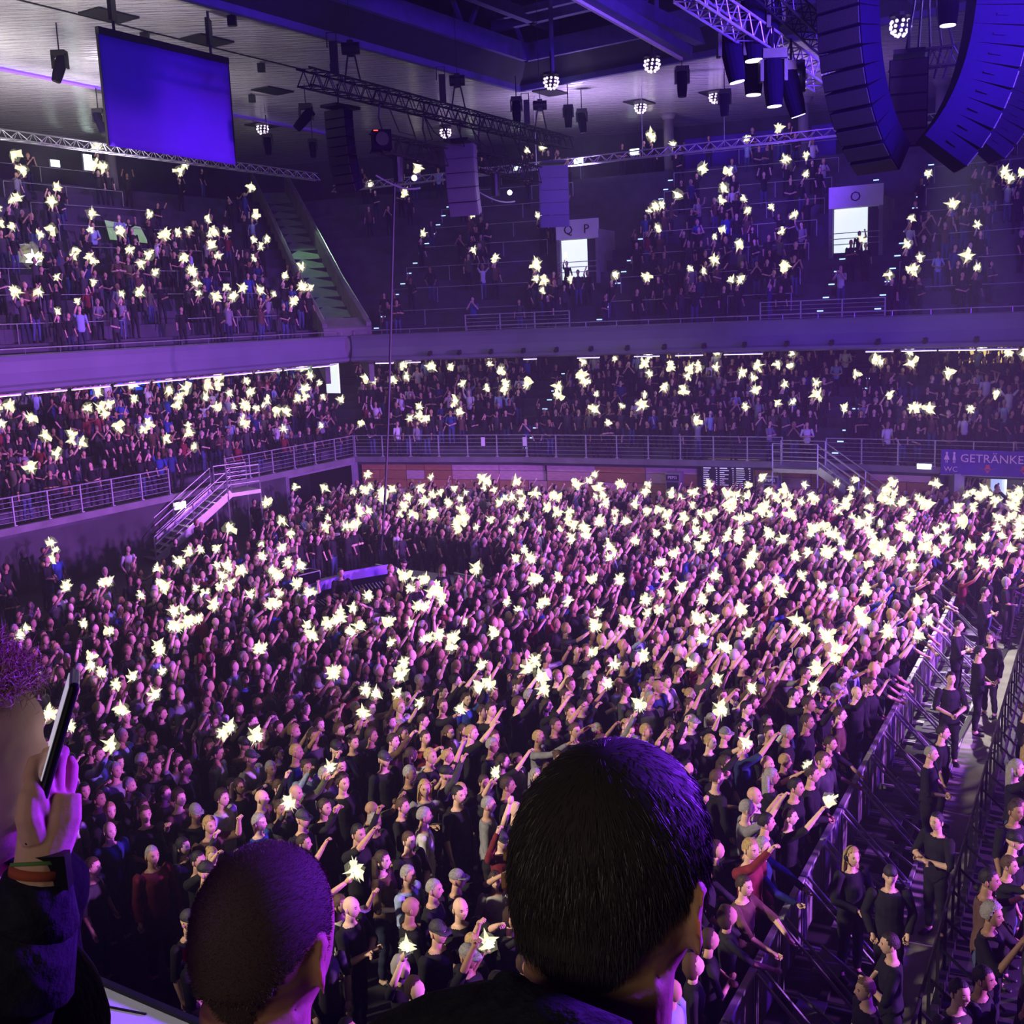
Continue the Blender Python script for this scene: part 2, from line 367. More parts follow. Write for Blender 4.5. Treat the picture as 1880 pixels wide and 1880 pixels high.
sF0 = s_of_px(1437, TZ, FAR); sF1 = s_of_px(1518, TZ, FAR)
railing(FAR, 0.1, sF0, 'long grey tubular railing above the planked far wall')
railing(FAR, sF1, plen(FAR), 'grey railing above the banner end of the far stand')
for s in (s_of_px(888, TZ+.9, FAR), s_of_px(964, TZ+.9, FAR)):
    p, t, n = along(FAR, s, -.07); b = MB(); b.box((0, 0, 0), (.2, .015, .42)); lab = 'white notice sheet on far railing, %s the gangway' % ('before' if s < 8.5 else 'beyond')
    b.obj('notice', 'sticker', None, loc=V3(p, TZ+.85), rot=math.atan2(t[1], t[0]), label=lab, cat='notice')
# --- upper balcony band
def band(poly, name):
    prof = [(.10, 7.28), (-.10, 7.22), (-.30, 7.30), (-.34, 7.42), (-.22, 7.50), (-.10, 7.9), (-.12, 8.3), (-.20, 8.50), (.0, 8.55), (.12, 8.52), (.12, 7.3)]
    mb = MB(); L = []
    for o, z in prof: L.append([V3(p, z) for p in offset(poly, o)])
    n = len(L[0])
    for i in range(len(L)-1):
        vs = L[i]+L[i+1]; mb.add(vs, [(j, j+1, n+j+1, n+j) for j in range(n-1)])
    return struct(name, mb, 'parapet')
bl = band([A0, along(LEFT, lenL-.25)[0]], 'wall_balcony_front_left'); bf = band([along(FAR, .35)[0]]+FAR[1:], 'wall_balcony_front_far')
def simple_rail(poly, s0, s1, z, label, off=-.05, h=.22, step=1.5):
    p = along(poly, s0, off)[0]; o = V3(p, z); root = empty('handrail', o, 0, label, 'railing'); k = max(1, round((s1-s0)/step)); ss = [s0+(s1-s0)*i/k for i in range(k+1)]
    m = MB(); m.tube([V3(along(poly, s, off)[0], z+h)-o for s in ss], .022, 6); m.obj('rail', 'steel', root)
    for s in ss:
        m = MB(); q = V3(along(poly, s, off)[0], z)-o; m.beam(q+[0, 0, -.02], q+[0, 0, h], .02); m.obj('post', 'steel', root)
simple_rail(LEFT, 8, lenL-.4, 8.52, 'thin steel handrail on top of the side balcony')
simple_rail(FAR, .5, plen(FAR), 8.52, 'thin steel handrail on top of the far balcony')
for a, b, w in ((855, 1045, 'near the corner'), (1395, 1625, 'above the loose stairs')):
    s0, s1 = s_of_px(a, 8.6, FAR), s_of_px(b, 8.6, FAR); railing(FAR, s0, s1, 'higher five-bar guard rail on far balcony, '+w, z=8.35, h=.85, nr=5, off=.05)
# light strips under the balcony lip
def strips(poly, ivs, z, off, group, lab):
    for i, (a, b) in enumerate(ivs):
        pa, t, n = along(poly, a, off); pb = along(poly, b, off)[0]; root = empty('strip_light', V3(pa, z), 0, lab % ORD[i], 'light', group)
        m = MB(); m.beam((0, 0, 0), V3(pb-pa, 0), .10, .05); m.obj('housing', 'white_paint', root)
        m = MB(); m.beam((0, 0, -.035), V3(pb-pa, -.035), .07, .03); m.obj('diffuser', 'tube_light', root)
sl = lambda x: (atz(x, 700, 7.2)[:2]-A0)@U
ivL = []; s = 9.0
while s < lenL-1.5: ivL.append((s, s+1.7)); s += 1.95
strips(LEFT, ivL, 7.16, -.05, 'strip lights under the side balcony', 'white strip light under the side balcony, %s from the near end')
ivF = [(s_of_px(a, 7.2, FAR), s_of_px(b, 7.2, FAR)) for a, b in ((690, 722), (745, 772), (962, 985), (1060, 1100), (1165, 1210), (1240, 1290), (1330, 1400), (1590, 1640), (1655, 1720), (1725, 1790), (1795, 1870))]
strips(FAR, ivF, 7.16, -.02, 'strip lights under the far balcony', 'white strip light under the far balcony, %s from the corner')
# clamp lamps on the far balcony front
lamp = MB(); lamp.box((0, 0, 0), (.16, .14, .2)).tube([(0, 0, 0), (.0, -.16, -.06)], [.07, .1], 8); lamp_me = lamp.mesh('lamp_body', 'black_metal')
for i, x in enumerate((796, 850, 907, 968, 1029, 1092, 1158, 1226, 1298, 1372, 1451, 1532, 1617, 1704, 1798)):
    p, t, n = along(FAR, s_of_px(x, 7.5, FAR), -.42)
    r = empty('clamp_lamp', V3(p, 7.56), math.atan2(t[1], t[0]), 'small black clamp lamp on far balcony front, %s from the corner' % ORD[i], 'lamp', 'clamp lamps on the far balcony')
    link('lamp_body', lamp_me, r); m = MB(); m.beam((0, .05, .12), (0, .25, .0), .03); m.obj('bracket', 'black_metal', r)
# --- doorway openings and stuff behind the concourse of the lower tier
def wall_quad(name, poly, x0, x1, z0, z1, off, matn, **k):
    a = along(poly, s_of_px(x0, (z0+z1)/2, poly, off), off)[0]; b = along(poly, s_of_px(x1, (z0+z1)/2, poly, off), off)[0]
    m = MB(); m.beam(V3(a, (z0+z1)/2), V3(b, (z0+z1)/2), .06, z1-z0); return m.obj(name, matn, **k)
cofs = lcur+1.9
for i, (x0, x1) in enumerate(((160, 236), (243, 315))):
    wall_quad('video_screen', LEFT, x0, x1, 6.15, 7.05, cofs, 'blue_screen', label='blue lit screen at the back of the side stand, %s the corner' % ('farther from' if i == 0 else 'nearer'), cat='screen')
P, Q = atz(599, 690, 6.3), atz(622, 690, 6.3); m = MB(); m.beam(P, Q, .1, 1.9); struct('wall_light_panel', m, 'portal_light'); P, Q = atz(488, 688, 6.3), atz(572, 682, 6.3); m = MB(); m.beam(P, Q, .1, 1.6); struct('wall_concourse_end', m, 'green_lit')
wall_quad('wall_light_panel', LEFT, -60, 150, 6.0, 7.15, cofs, 'green_light_tint', kind='structure')
for x0, x1, nm in ((721, 735, 'nearer the corner'), (748, 757, 'beyond the bright slot'), (1084, 1102, 'over the crowded gangway'), (1113, 1124, 'small one over the crowded gangway')):
    wall_quad('direction_sign', FAR, x0, x1, 6.95, 7.12, cofs-.15, 'blue_screen', label='blue lit sign behind far stand, '+nm, cat='sign')
wall_quad('door_slot', FAR, 737, 746, 5.7, 7.1, cofs-.1, 'pale_blue_light', kind='structure')
for x0, x1 in ((1225, 1262), (1262, 1275)): wall_quad('wall_light_panel', FAR, x0, x1, 5.9, 7.05, cofs-.1, 'bar_glow', kind='structure')
wall_quad('wall_light_panel', FAR, 1752, 1868, 5.9, 7.05, cofs-.1, 'bar_glow', kind='structure')
# --- pillars
def pillar(px, py, offd, poly, z0, z1, r=.28):
    s = s_of_px(px, (z0+z1)/2, poly, offd); p = along(poly, s, offd)[0]; m = MB(); m.tube([V3(p, z0), V3(p, z1)], r, 20); m.tube([V3(p, z1-.3), V3(p, z1)], [r, r+.25], 20)
    return struct('pillar', m, 'concrete', smooth=True)
pillar(1228, 250, 15.6, FAR, uz-1.2, 20); pillar(1475, 250, 15.6, FAR, uz-1.2, 20); pillar(648, 350, 15.6, FAR, uz-1.5, 20); pillar(1727, 200, 15.6, FAR, uz-1.2, 20)
pillar(550, 350, 15.6, LEFT, uz-1.5, 20)
for x in (560, 320): pillar(x, 700, lcur+.6, LEFT, lz, 7.3, .3)
wall_quad('wall_dark_screen', FAR, 1258, 1445, 16.5, 19.2, BACK-.3, 'screen_fabric', kind='structure'); wall_quad('wall_dark_screen', FAR, 1490, 1535, 16.5, 19.2, BACK-.3, 'screen_fabric', kind='structure')
# --- ceiling with its big rectangular opening
CZ = 20.0
oc = atz(955, 163, CZ)[:2]; ol = atz(370, 0, CZ)[:2]; dl = (ol-oc)/np.linalg.norm(ol-oc); ofr = atz(1325, 94, CZ)[:2]; df = (ofr-oc)/np.linalg.norm(ofr-oc)
OP = [oc, oc+df*32, oc+df*32+dl*45, oc+dl*45]
outer = offset(PLAN, BACK)
def slab(name, polys, z, th, mt):
    mb = MB()
    for q in polys: mb.prism(q, z, z+th)
    return struct(name, mb, mt)
cl = [outer[0]+(-U)*22, outer[2], outer[-1]+Wd*8]
cside = slab('ceiling', [[oc, oc+dl*45, cl[0]+dl*2, outer[0], outer[1], outer[2]]], CZ, .3, 'ceiling_foil')
cfar = slab('ceiling_far', [[outer[2]]+outer[3:]+[oc+df*32+np.array((6, 4)), oc+df*32, oc]], CZ, .3, 'ceiling_foil')
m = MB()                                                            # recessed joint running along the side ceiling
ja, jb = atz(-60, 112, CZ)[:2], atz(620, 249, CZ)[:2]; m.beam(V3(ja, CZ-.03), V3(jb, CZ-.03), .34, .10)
struct('trim_ceiling_joint', m, 'joint_lit_violet')
m = MB(); ja, jb = atz(20, -5, CZ)[:2], atz(560, 128, CZ)[:2]; m.beam(V3(ja, CZ-.02), V3(jb, CZ-.02), .06, .04); struct('trim_ceiling_cable', m, 'black')
# fascia girders round the opening, stepped
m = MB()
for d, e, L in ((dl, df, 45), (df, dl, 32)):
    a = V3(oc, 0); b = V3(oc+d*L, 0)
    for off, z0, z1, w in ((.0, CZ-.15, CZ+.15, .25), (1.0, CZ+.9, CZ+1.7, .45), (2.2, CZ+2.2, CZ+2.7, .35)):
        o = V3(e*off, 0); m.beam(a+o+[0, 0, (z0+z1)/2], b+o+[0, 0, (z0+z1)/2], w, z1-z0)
    mf = MB(); mf.add([a+[0, 0, CZ], b+[0, 0, CZ], b+V3(e*1.0, CZ+.9), a+V3(e*1.0, CZ+.9)], [(0, 1, 2, 3)]); struct('ceiling_fascia_dark_slope', mf, 'roof_dark')  # dark sloping sheet from the ceiling edge up to the next girder
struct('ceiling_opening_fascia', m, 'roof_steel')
m = MB(); c4 = [oc-dl*3-df*3, oc+df*40-dl*3, oc+df*40+dl*50, oc+dl*50-df*3]; m.prism(c4, CZ+6.5, CZ+6.7); struct('ceiling_roof_deck', m, 'roof_dark')
m = MB()
for a, b in ((0, 1), (1, 2), (2, 3), (3, 0)): m.add([V3(c4[a], CZ), V3(c4[b], CZ), V3(c4[b], CZ+6.6), V3(c4[a], CZ+6.6)], [(0, 1, 2, 3)])
struct('wall_roof_void', m, 'roof_dark')
# roof girders inside the opening: each a thing with chords and diagonals
def girder(a, b, zb, zt, n, label, w=.35):
    root = empty('roof_girder', a, 0, label, 'girder', 'steel roof girders in the ceiling opening'); a = np.array(a); b = np.array(b); o = a
    for nm, z in (('bottom_chord', zb), ('top_chord', zt)):
        m = MB(); m.beam(a+[0, 0, z]-o, b+[0, 0, z]-o, w, w*1.1); m.obj(nm, 'roof_steel', root)
    for i in range(n):
        p = a+(b-a)*i/n; q = a+(b-a)*(i+.5)/n; r = a+(b-a)*(i+1)/n
        for s0, z0, s1, z1 in ((p, zb, q, zt), (q, zt, r, zb)):
            m = MB(); m.beam(s0+[0, 0, z0]-o, s1+[0, 0, z1]-o, .16, .16); m.obj('diagonal', 'roof_steel', root)
e1, e2 = V3(df, 0), V3(dl, 0); O3 = V3(oc, 0)
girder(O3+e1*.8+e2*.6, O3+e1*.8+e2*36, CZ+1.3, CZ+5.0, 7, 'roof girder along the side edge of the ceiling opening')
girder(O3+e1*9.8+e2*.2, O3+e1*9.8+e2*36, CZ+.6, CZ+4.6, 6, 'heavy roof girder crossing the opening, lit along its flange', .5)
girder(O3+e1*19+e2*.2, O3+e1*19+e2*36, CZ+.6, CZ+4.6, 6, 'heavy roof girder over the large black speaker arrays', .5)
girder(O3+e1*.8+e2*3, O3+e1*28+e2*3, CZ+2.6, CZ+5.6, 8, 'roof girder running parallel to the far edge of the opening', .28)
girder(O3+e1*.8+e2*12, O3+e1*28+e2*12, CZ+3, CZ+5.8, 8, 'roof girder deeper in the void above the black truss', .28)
# long white hooded beam crossing top right
pa, pb = atz(1030, -40, 19.6), atz(1262, 96, 19.6)
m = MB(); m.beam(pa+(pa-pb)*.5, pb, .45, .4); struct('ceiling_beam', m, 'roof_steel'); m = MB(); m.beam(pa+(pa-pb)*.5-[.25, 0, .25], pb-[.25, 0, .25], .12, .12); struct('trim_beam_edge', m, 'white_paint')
# --- square service hatches and stair ramp in the corner
for i, (x, y) in enumerate(((200, 26), (381, 72), (482, 229), (1174, 187), (1312, 170), (500, 165), (1010, 168))):
    p = atz(x, y, CZ); m = MB(); m.box((0, 0, -.02), (1.7, 1.1, .06), rotz(math.atan2(dl[1], dl[0]))); m.obj('ceiling_hatch', 'black', None, loc=p-[0, 0, .02], kind='structure')
# corner ramp between the two upper stands
mit = (offset(PLAN, 1.0)[2]-CORN); 
def rp(d, side, z): return V3(CORN+mit*d+np.array((1, .1))*side, z)
m = MB(); ds = [0, 4, 8, 12, 16.2]; zf = [8.0, 10.2, 12.7, 15.2, 17.7]
for sd in (-1.0, 1.15):
    rings = [[rp(d, sd-.12, z-1.8), rp(d, sd+.12, z-1.8), rp(d, sd+.12, z+1.15), rp(d, sd-.12, z+1.15)] for d, z in zip(ds, zf)]
    m.loft(rings)
m.loft([[rp(-.1, -1.1, 7.25), rp(-.1, 1.25, 7.25), rp(-.1, 1.25, 8.9), rp(-.1, -1.1, 8.9)], [rp(.8, -1.1, 7.3), rp(.8, 1.25, 7.3), rp(.8, 1.25, 9.4), rp(.8, -1.1, 9.4)]])
struct('wall_corner_ramp', m, 'concrete')
m = MB(); n = len(ds); vs = [rp(d, -.9, z) for d, z in zip(ds, zf)]+[rp(d, 1.05, z) for d, z in zip(ds, zf)]; m.add(vs, [(i, i+1, n+i+1, n+i) for i in range(n-1)])
struct('floor_corner_ramp', m, 'green_light_tint')
m = MB(); m.tube([rp(d, -1.0, z+1.35) for d, z in zip(ds, zf)], .03, 6).tube([rp(d, 1.15, z+1.35) for d, z in zip(ds, zf)], .03, 6); m.obj('handrail', 'steel', None, label='pair of steel handrails running up the corner ramp walls', cat='railing')
spot('ramp_green_light', rp(9, 0, 17), rp(7, 0, 12), 70, 260, (.6, 1, .6), .2)
# --- portals in the upper stands
def portal(px, py, wpx, label, letters, poly=FAR, h=2.0):
    off = None
    for k in range(UN):
        o = .45+.6+UD*k; z = UZ+UR*(k+1); s = s_of_px(px, z, poly, o); p, t, n = along(poly, s, o)
        if proj(V3(p, z))[1] < py: break
    P = V3(p, z-.35); wd = wpx/F*np.linalg.norm(P-np.array([0, 0, H])); R = rotz(math.atan2(t[1], t[0])); g = empty('stair_portal', P, math.atan2(t[1], t[0]), label, 'portal')
    for x in (-wd/2, wd/2):
        m = MB(); m.box((x, 1.0, .9), (.18, 2.4, 3.1)); m.obj('side_wall', 'concrete', g)
    m = MB(); m.box((0, -.15, h+.50), (wd+.18, .12, .95)).box((0, 1.1, h+.1), (wd, 2.4, .1)); m.obj('header', 'white_paint', g)
    m = MB(); m.box((-wd*.08, .02, h*.5+.02), (wd*.74, .06, h-.04)); m.obj('lit_passage', 'portal_light', g); m = MB(); m.box((wd*.33, -.04, h*.5), (wd*.2, .06, h)); m.obj('door_leaf', 'dark_concrete', g)
    for q, (ch, x) in enumerate(letters): text_mesh('letter', ch, .62, (x*wd, -.24, h+.28), (1, 0, 0), (0, 0, 1), 'black', g, .01, 'CENTER')
    m = MB()
    for z in (1.0, 1.25, 1.5): m.tube([(-wd/2, -.3, z-.6), (wd/2, -.3, z-.6)], .02, 5)
    m.obj('guard_rail', 'galv', g)
    return s
s_O = portal(1572, 468, 84, 'white stair portal marked O in the far upper stand', [('O', 0.0)])
s_Q = portal(1064, 506, 74, 'white stair portal marked Q and P in the far upper stand', [('Q', -.22), ('P', .25)])
sp = s_O
s_L = s_of_px(232, 14.5, LEFT, 9.5); p, t, n = along(LEFT, s_L, 9.5); g = empty('stair_portal', V3(p, 13.6), math.atan2(t[1], t[0]), 'low green-lit stair opening with slanted roof in the side upper stand', 'portal')
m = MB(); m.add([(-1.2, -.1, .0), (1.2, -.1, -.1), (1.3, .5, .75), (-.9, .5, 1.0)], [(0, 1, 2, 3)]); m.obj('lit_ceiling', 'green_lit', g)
for xx in (-1.2, -.2, 1.25): m = MB(); m.beam((xx, -.12, -.3), (xx+.15, .45, .9), .06); m.obj('edge_bar', 'black', g)
m = MB(); m.beam((-1.1, .45, 1.05), (1.4, .45, .8), .10); m.obj('lintel', 'dark_concrete', g)
# --- gangway steps with small lit nosings
AIS_LOW_F = [s_of_px(935, TZ, FAR), s_of_px(1500, TZ, FAR)]; AIS_LOW_L = [lenL-1.0, lenL-13.5]
AIS_UP_F = [s_of_px(1540, 12, FAR, 6), s_of_px(1640, 12, FAR, 6), s_of_px(1140, 12, FAR, 6), s_of_px(735, 12, FAR, 6)]; AIS_UP_L = [lenL-10, lenL-19]
led = MB(); led.box((0, 0, 0), (.26, .03, .05)); led_me = led.mesh('step_light', 'step_led')
cnt = {}
def step_lights(poly, s, rows, z0, rise, depth, st, name, side):
    for k in range(0, rows, 1):
        p, t, n = along(poly, s, st+depth*k-.03); z = z0+rise*(k+1)-.06
        link('step_light', led_me, None, V3(p+t*side, z), math.atan2(t[1], t[0]), label='tiny blue-white step light, %s up from the bottom of %s' % (ORD[k], name), cat='light', group='step lights in the gangways')
for i, s in enumerate(AIS_LOW_F): step_lights(FAR, s, LN, TZ, LR, LD, 1.55, ('the gangway by the white notices', 'the gangway behind the loose stairs')[i], .35)
step_lights(LEFT, AIS_LOW_L[0], LN, TZ, LR, LD, 1.55, 'the gangway at the arena corner', -.3)
for i, s in enumerate(AIS_UP_F): step_lights(FAR, s, UN-1, UZ, UR, UD, 1.05, ('upper gangway before the O portal', 'upper gangway beyond the O portal', 'upper gangway beside the Q portal', 'upper gangway near the corner ramp')[i], .3)
# wave breakers / cross rails in stands (thin tubes along every row)
def row_rail(poly, off, z, s0, s1, root):
    k = max(1, int((s1-s0)/2.4)); ss = [s0+(s1-s0)*i/k for i in range(k+1)]; m = MB(); m.tube([V3(along(poly, s, off)[0], z+.75) for s in ss], .016, 4)
    for s in ss: q = V3(along(poly, s, off)[0], z); m.beam(q, q+[0, 0, .75], .025)
    m.obj('row_rail', 'galv', root)
rr = empty('row_rails', (0, 0, 0), 0, 'thin grey rails in front of the seat rows of far upper stand', 'railing')
for k in range(1, UN, 2):
    for s0, s1 in ((1.5, AIS_UP_F[3]-.6), (AIS_UP_F[3]+.6, s_Q-1.6), (AIS_UP_F[2]+.8, AIS_UP_F[0]-.8), (AIS_UP_F[1]+.8, plen(FAR))): 
        if s1-s0 > 2: row_rail(FAR, 1.05+UD*k-.1, UZ+UR*(k+1), s0, s1, rr)
rr = empty('row_rails', (0, 0, 0), 0, 'thin grey rails in front of the seat rows of side upper stand', 'railing')
for k in range(1, UN, 2): row_rail(LEFT, 1.05+UD*k-.1, UZ+UR*(k+1), 4, lenL-12, rr); row_rail(LEFT, 1.05+UD*k-.1, UZ+UR*(k+1), lenL-9, lenL-2, rr)
# exit boxes
def exitbox(x, y, off, i, poly, z, where):
    s = s_of_px(x, z, poly, off); p, t, n = along(poly, s, off); r = empty('exit_sign', V3(p, z), math.atan2(t[1], t[0]), 'small glowing exit sign hanging %s' % where, 'sign')
    m = MB(); m.box((0, 0, 0), (.62, .1, .4)); m.obj('housing', 'white_paint', r); m = MB(); m.box((0, -.06, 0), (.56, .02, .34)); m.obj('lit_face', 'exit_green', r)
    m = MB(); m.beam((-.2, 0, .2), (-.2, 0, 1.0), .02).beam((.2, 0, .2), (.2, 0, 1.0), .02); m.obj('hanger', 'black', r)
for i, (x, z, poly, where) in enumerate(((100, 18.3, LEFT, 'at the near end of the side stand top'), (181, 18.3, LEFT, 'second along the side stand top'), (235, 18.8, LEFT, 'third along the side stand top, behind the fabric screen'), (377, 18.5, LEFT, 'past the fabric screen'), (870, 18.2, FAR, 'behind the middle speaker array'), (952, 18.0, FAR, 'between the middle and small speaker arrays'), (1063, 18.2, FAR, 'past the small speaker array'), (1158, 18.4, FAR, 'near the far pillar'))):
    exitbox(x, 0, BACK-3, i, poly, z, where)
# --- far wall fittings: menu board, bar, fridges, banner, door at the end
def far_frame(px, z, off): s = s_of_px(px, z, FAR, off); p, t, n = along(FAR, s, off); return V3(p, z), t, n
P, t, n = far_frame(1336, 1.3, -.12); a = math.atan2(t[1], t[0]); wb = 2.35
g = empty('menu_board', (P[0], P[1], 1.02), a, 'black menu board with three columns of small white print above bar', 'board')
m = MB(); m.box((0, 0, .62), (wb, .06, 1.26)); m.obj('panel', 'board', g)
m = MB()
for c in range(3):
    x0 = -wb/2+.10+c*.74
    m.box((x0+.17, -.035, 1.16), (.34, .006, .045)); m.box((x0+.58, -.035, 1.16), (.10, .006, .03))
    for r in range(9): L = random.uniform(.18, .42); m.box((x0+L/2, -.035, 1.06-r*.092), (L, .006, .028)); m.box((x0+.60, -.035, 1.06-r*.092), (.06, .006, .026))
for k in range(6): m.ell((-wb/2+.2+k*.24, -.035, .13), (.06 if k == 3 else .045, .004, .06 if k == 3 else .03), 10, 6)
m.obj('print_lines', 'text_light', g, kind='stuff')
m = MB(); b0, b1 = along(FAR, sBoard0, 1.2)[0], along(FAR, sBoard1, 1.2)[0]; m.beam(V3(b0, 1.2), V3(b1, 1.2), .1, 2.4); struct('wall_bar_back', m, 'bar_glow')
m = MB(); b0, b1 = along(FAR, sBoard0+.06, .30)[0], along(FAR, sBoard1-.06, .30)[0]; m.beam(V3(b0, .52), V3(b1, .52), .5, 1.04); m.obj('bar_counter', 'board_grey', None, label='low grey bar counter under the black menu board', cat='counter')
for px, lab in ((1235, 'tall blue-grey drinks fridge before the menu board'), (1415, 'tall blue-grey drinks fridge beyond the menu board')):
    P, t, n = far_frame(px, 1.0, -.5); g = empty('drinks_fridge', (P[0], P[1], 0), math.atan2(t[1], t[0]), lab, 'fridge')
    m = MB(); m.box((0, .3, .98), (.68, .6, 1.96)); m.obj('body', 'frame_metal', g); m = MB(); m.box((0, -.02, .82), (.52, .04, 1.45)); m.obj('glass_door', 'board', g)
    m = MB(); m.box((0, -.03, 1.76), (.58, .05, .26)); m.obj('header_panel', 'board', g); text_mesh('lettering', 'PEPSI', .19, (0, -.065, 1.70), (1, 0, 0), (0, 0, 1), 'sticker', g, .006, 'CENTER')
    for z in (.4, .75, 1.1): m = MB(); m.box((0, -.045, z), (.48, .02, .03)); m.obj('shelf', 'galv', g)
# banner
s0 = s_of_px(1727, TZ+.3, FAR, -.22); p, t, n = along(FAR, s0, -.22); a = math.atan2(t[1], t[0]); BL = 7.2
g = empty('banner', V3(p, TZ-.15), a, 'violet drinks banner reading GETRÄNKE/BEVERAGE tied to far railing', 'banner')
m = MB(); vs = []; nn = 24
for i in range(nn+1):
    x = BL*i/nn; yy = .012*math.sin(i*1.9)
    vs += [(x, yy, 0.0), (x, yy+.01*math.sin(i), .5), (x, yy, 1.0)]
m.add(vs, [(i*3+k, (i+1)*3+k, (i+1)*3+k+1, i*3+k+1) for i in range(nn) for k in range(2)]); m.obj('cloth', 'banner', g)
text_mesh('lettering', 'GETRÄNKE/BEVERAGE', .46, (.72, -.03, .52), (1, 0, 0), (0, 0, 1), 'banner_text', g)
text_mesh('lettering', 'WC', .30, (.12, -.03, .12), (1, 0, 0), (0, 0, 1), 'banner_text', g)
for i in (0, 1):
    m = MB(); x = .22+i*.28; m.ell((x, -.03, .86), (.05, .008, .05), 8, 6); m.add([(x-.03, -.03, .81), (x+.03, -.03, .81), (x+(.11 if i == 0 else .06), -.03, .6), (x-(.11 if i == 0 else .06), -.03, .6)], [(0, 1, 2, 3)]); m.box((x-.03, -.03, .54), (.03, .008, .14)).box((x+.03, -.03, .54), (.03, .008, .14))
    m.obj('person_icon', 'banner_text', g)
for i in range(5):
    m = MB(); x = 1.75+i*1.3; m.box((x, -.032, .36), (.14, .006, .16)); m.add([(x-.36, -.032, .34), (x-.1, -.032, .26), (x, -.032, .10), (x+.1, -.032, .26), (x+.36, -.032, .34), (x, -.032, .2)], [(0, 1, 5), (1, 2, 5), (2, 3, 5), (3, 4, 5)]); m.box((x, -.032, .30), (.2, .006, .07))
    m.obj('arrow', 'banner_red', g)
m = MB(); m.beam((-.02, .02, -.02), (BL, .02, -.02), .03); m.obj('hem_bar', 'galv', g)
# opening at the right end
sE = sEnd; P0 = along(FAR, sE, -.1)[0]; P1 = along(FAR, sE+.75, -.1)[0]
m = MB(); m.beam(V3(P0, 0), V3(P0, TZ-.1), .12, .2); struct('trim_plank_end', m, 'black')
m = MB(); m.beam(V3(along(FAR, sE+.55, 0)[0], 0), V3(along(FAR, sE+.55, 0)[0], TZ-.1), .62, .4); struct('pillar', m, 'frame_metal')
a, b = along(FAR, sE+.8, 3.2)[0], along(FAR, plen(FAR), 3.2)[0]; m = MB(); m.beam(V3(a, 1.2), V3(b, 1.2), .1, 2.4); struct('wall_foyer_back', m, 'white_paint')
a, b = along(FAR, sE+1.3, 3.0)[0], along(FAR, sE+3.0, 3.0)[0]; m = MB(); m.beam(V3(a, 1.2), V3(b, 1.2), .1, 2.3); struct('wall_foyer_lit', m, 'bar_glow')
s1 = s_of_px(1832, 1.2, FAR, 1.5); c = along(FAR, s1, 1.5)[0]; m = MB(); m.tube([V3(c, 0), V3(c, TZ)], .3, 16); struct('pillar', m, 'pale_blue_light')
c = along(FAR, s_of_px(1868, 1.6, FAR, 2.6), 2.6)[0]; m = MB(); m.box((0, 0, .45), (1.3, .05, .8)); g = m.obj('poster', 'board', None, loc=V3(c, 1.25), rot=math.atan2(t[1], t[0]), label='dark poster on the bright foyer wall under the banner', cat='poster')
spot('foyer_light', (*along(FAR, sE+2.6, 1.6)[0], 2.3), (*along(FAR, sE+2.6, 1.8)[0], 0), 150, 120, (1, .9, .7), .3)
# --- loose steel stairs
def stairs(top, bottom, side, W, label, platw, legs=True, pcorner=None):
    top = np.array(top, float); bottom = np.array(bottom, float); side = np.array(side, float); side /= np.linalg.norm(side); d = bottom-top; dh = np.array((d[0], d[1], 0)); dh /= np.linalg.norm(dh)
    g = empty('steel_stairs', (bottom[0], bottom[1], 0), 0, label, 'stairs'); o = np.array((bottom[0], bottom[1], 0.)); n = 11
    for sd in (0, W):
        m = MB(); m.beam(top+side*sd-o, bottom+side*sd-o, .06, .30); m.obj('stringer', 'steel', g)
    for i in range(n):
        c = top+d*(i+.5)/n+side*W/2; m = MB(); m.box((0, 0, 0), (.26, W, .035), rotz(math.atan2(dh[1], dh[0]))); m.obj('tread', 'steel', g, loc=c-o)
    for sd in (0, W):
        for h in (.35, .68, 1.0):
            m = MB(); m.tube([top+side*sd+[0, 0, h]-o, bottom+side*sd+[0, 0, h]-o], .024, 6); m.obj('handrail', 'steel', g)
        for f in (0, .5, 1): p = top+d*f+side*sd; m = MB(); m.beam(p-o, p+[0, 0, 1.0]-o, .045); m.obj('post', 'steel', g)
    # platform
    pl = top-dh*platw/2+side*W/2; R = rotz(math.atan2(dh[1], dh[0])); m = MB(); m.box(pl-[0, 0, .08]-o, (platw, W+.1, .16), R); m.obj('platform', 'steel', g)
    for fx in (-.5, .5):
        for fy in (-.5, .5):
            c = pl+R@np.array((platw*fx, W*fy, 0)); m = MB(); m.beam(c-o, c+[0, 0, 1.05]-o, .05); m.obj('post', 'steel', g)
            m = MB(); m.beam(V3(c, 0)-o, c-[0, 0, .1]-o, .05); m.obj('leg', 'steel', g)
    for fy in (-.5, .5):
        for h in (.35, .7, 1.05):
            a = pl+R@np.array((-platw/2, W*fy, h)); b = pl+R@np.array((platw/2, W*fy, h)); m = MB(); m.tube([a-o, b-o], .024, 6); m.obj('platform_rail', 'steel', g)
    return g
bt = atz(287, 1030, 0); tp = atz(425, 905, TZ)
stairs((tp[0], tp[1], TZ), (bt[0]+.2, bt[1]-.6, .1), V3(-Wd, 0), 1.15, 'violet-lit steel stairs leading down from the side stand', 1.5)
tp = atz(1515, 862, TZ-.1); bt = atz(1655, 952, 0.05); q0, tt, nn_ = along(FAR, sF1, -1.35); q1 = along(FAR, sF1+3.4, -1.35)[0]
stairs((q0[0], q0[1], TZ), (q1[0], q1[1], .1), V3(nn_, 0), 1.15, 'grey steel stairs leading down beside the far planked wall', 1.9)
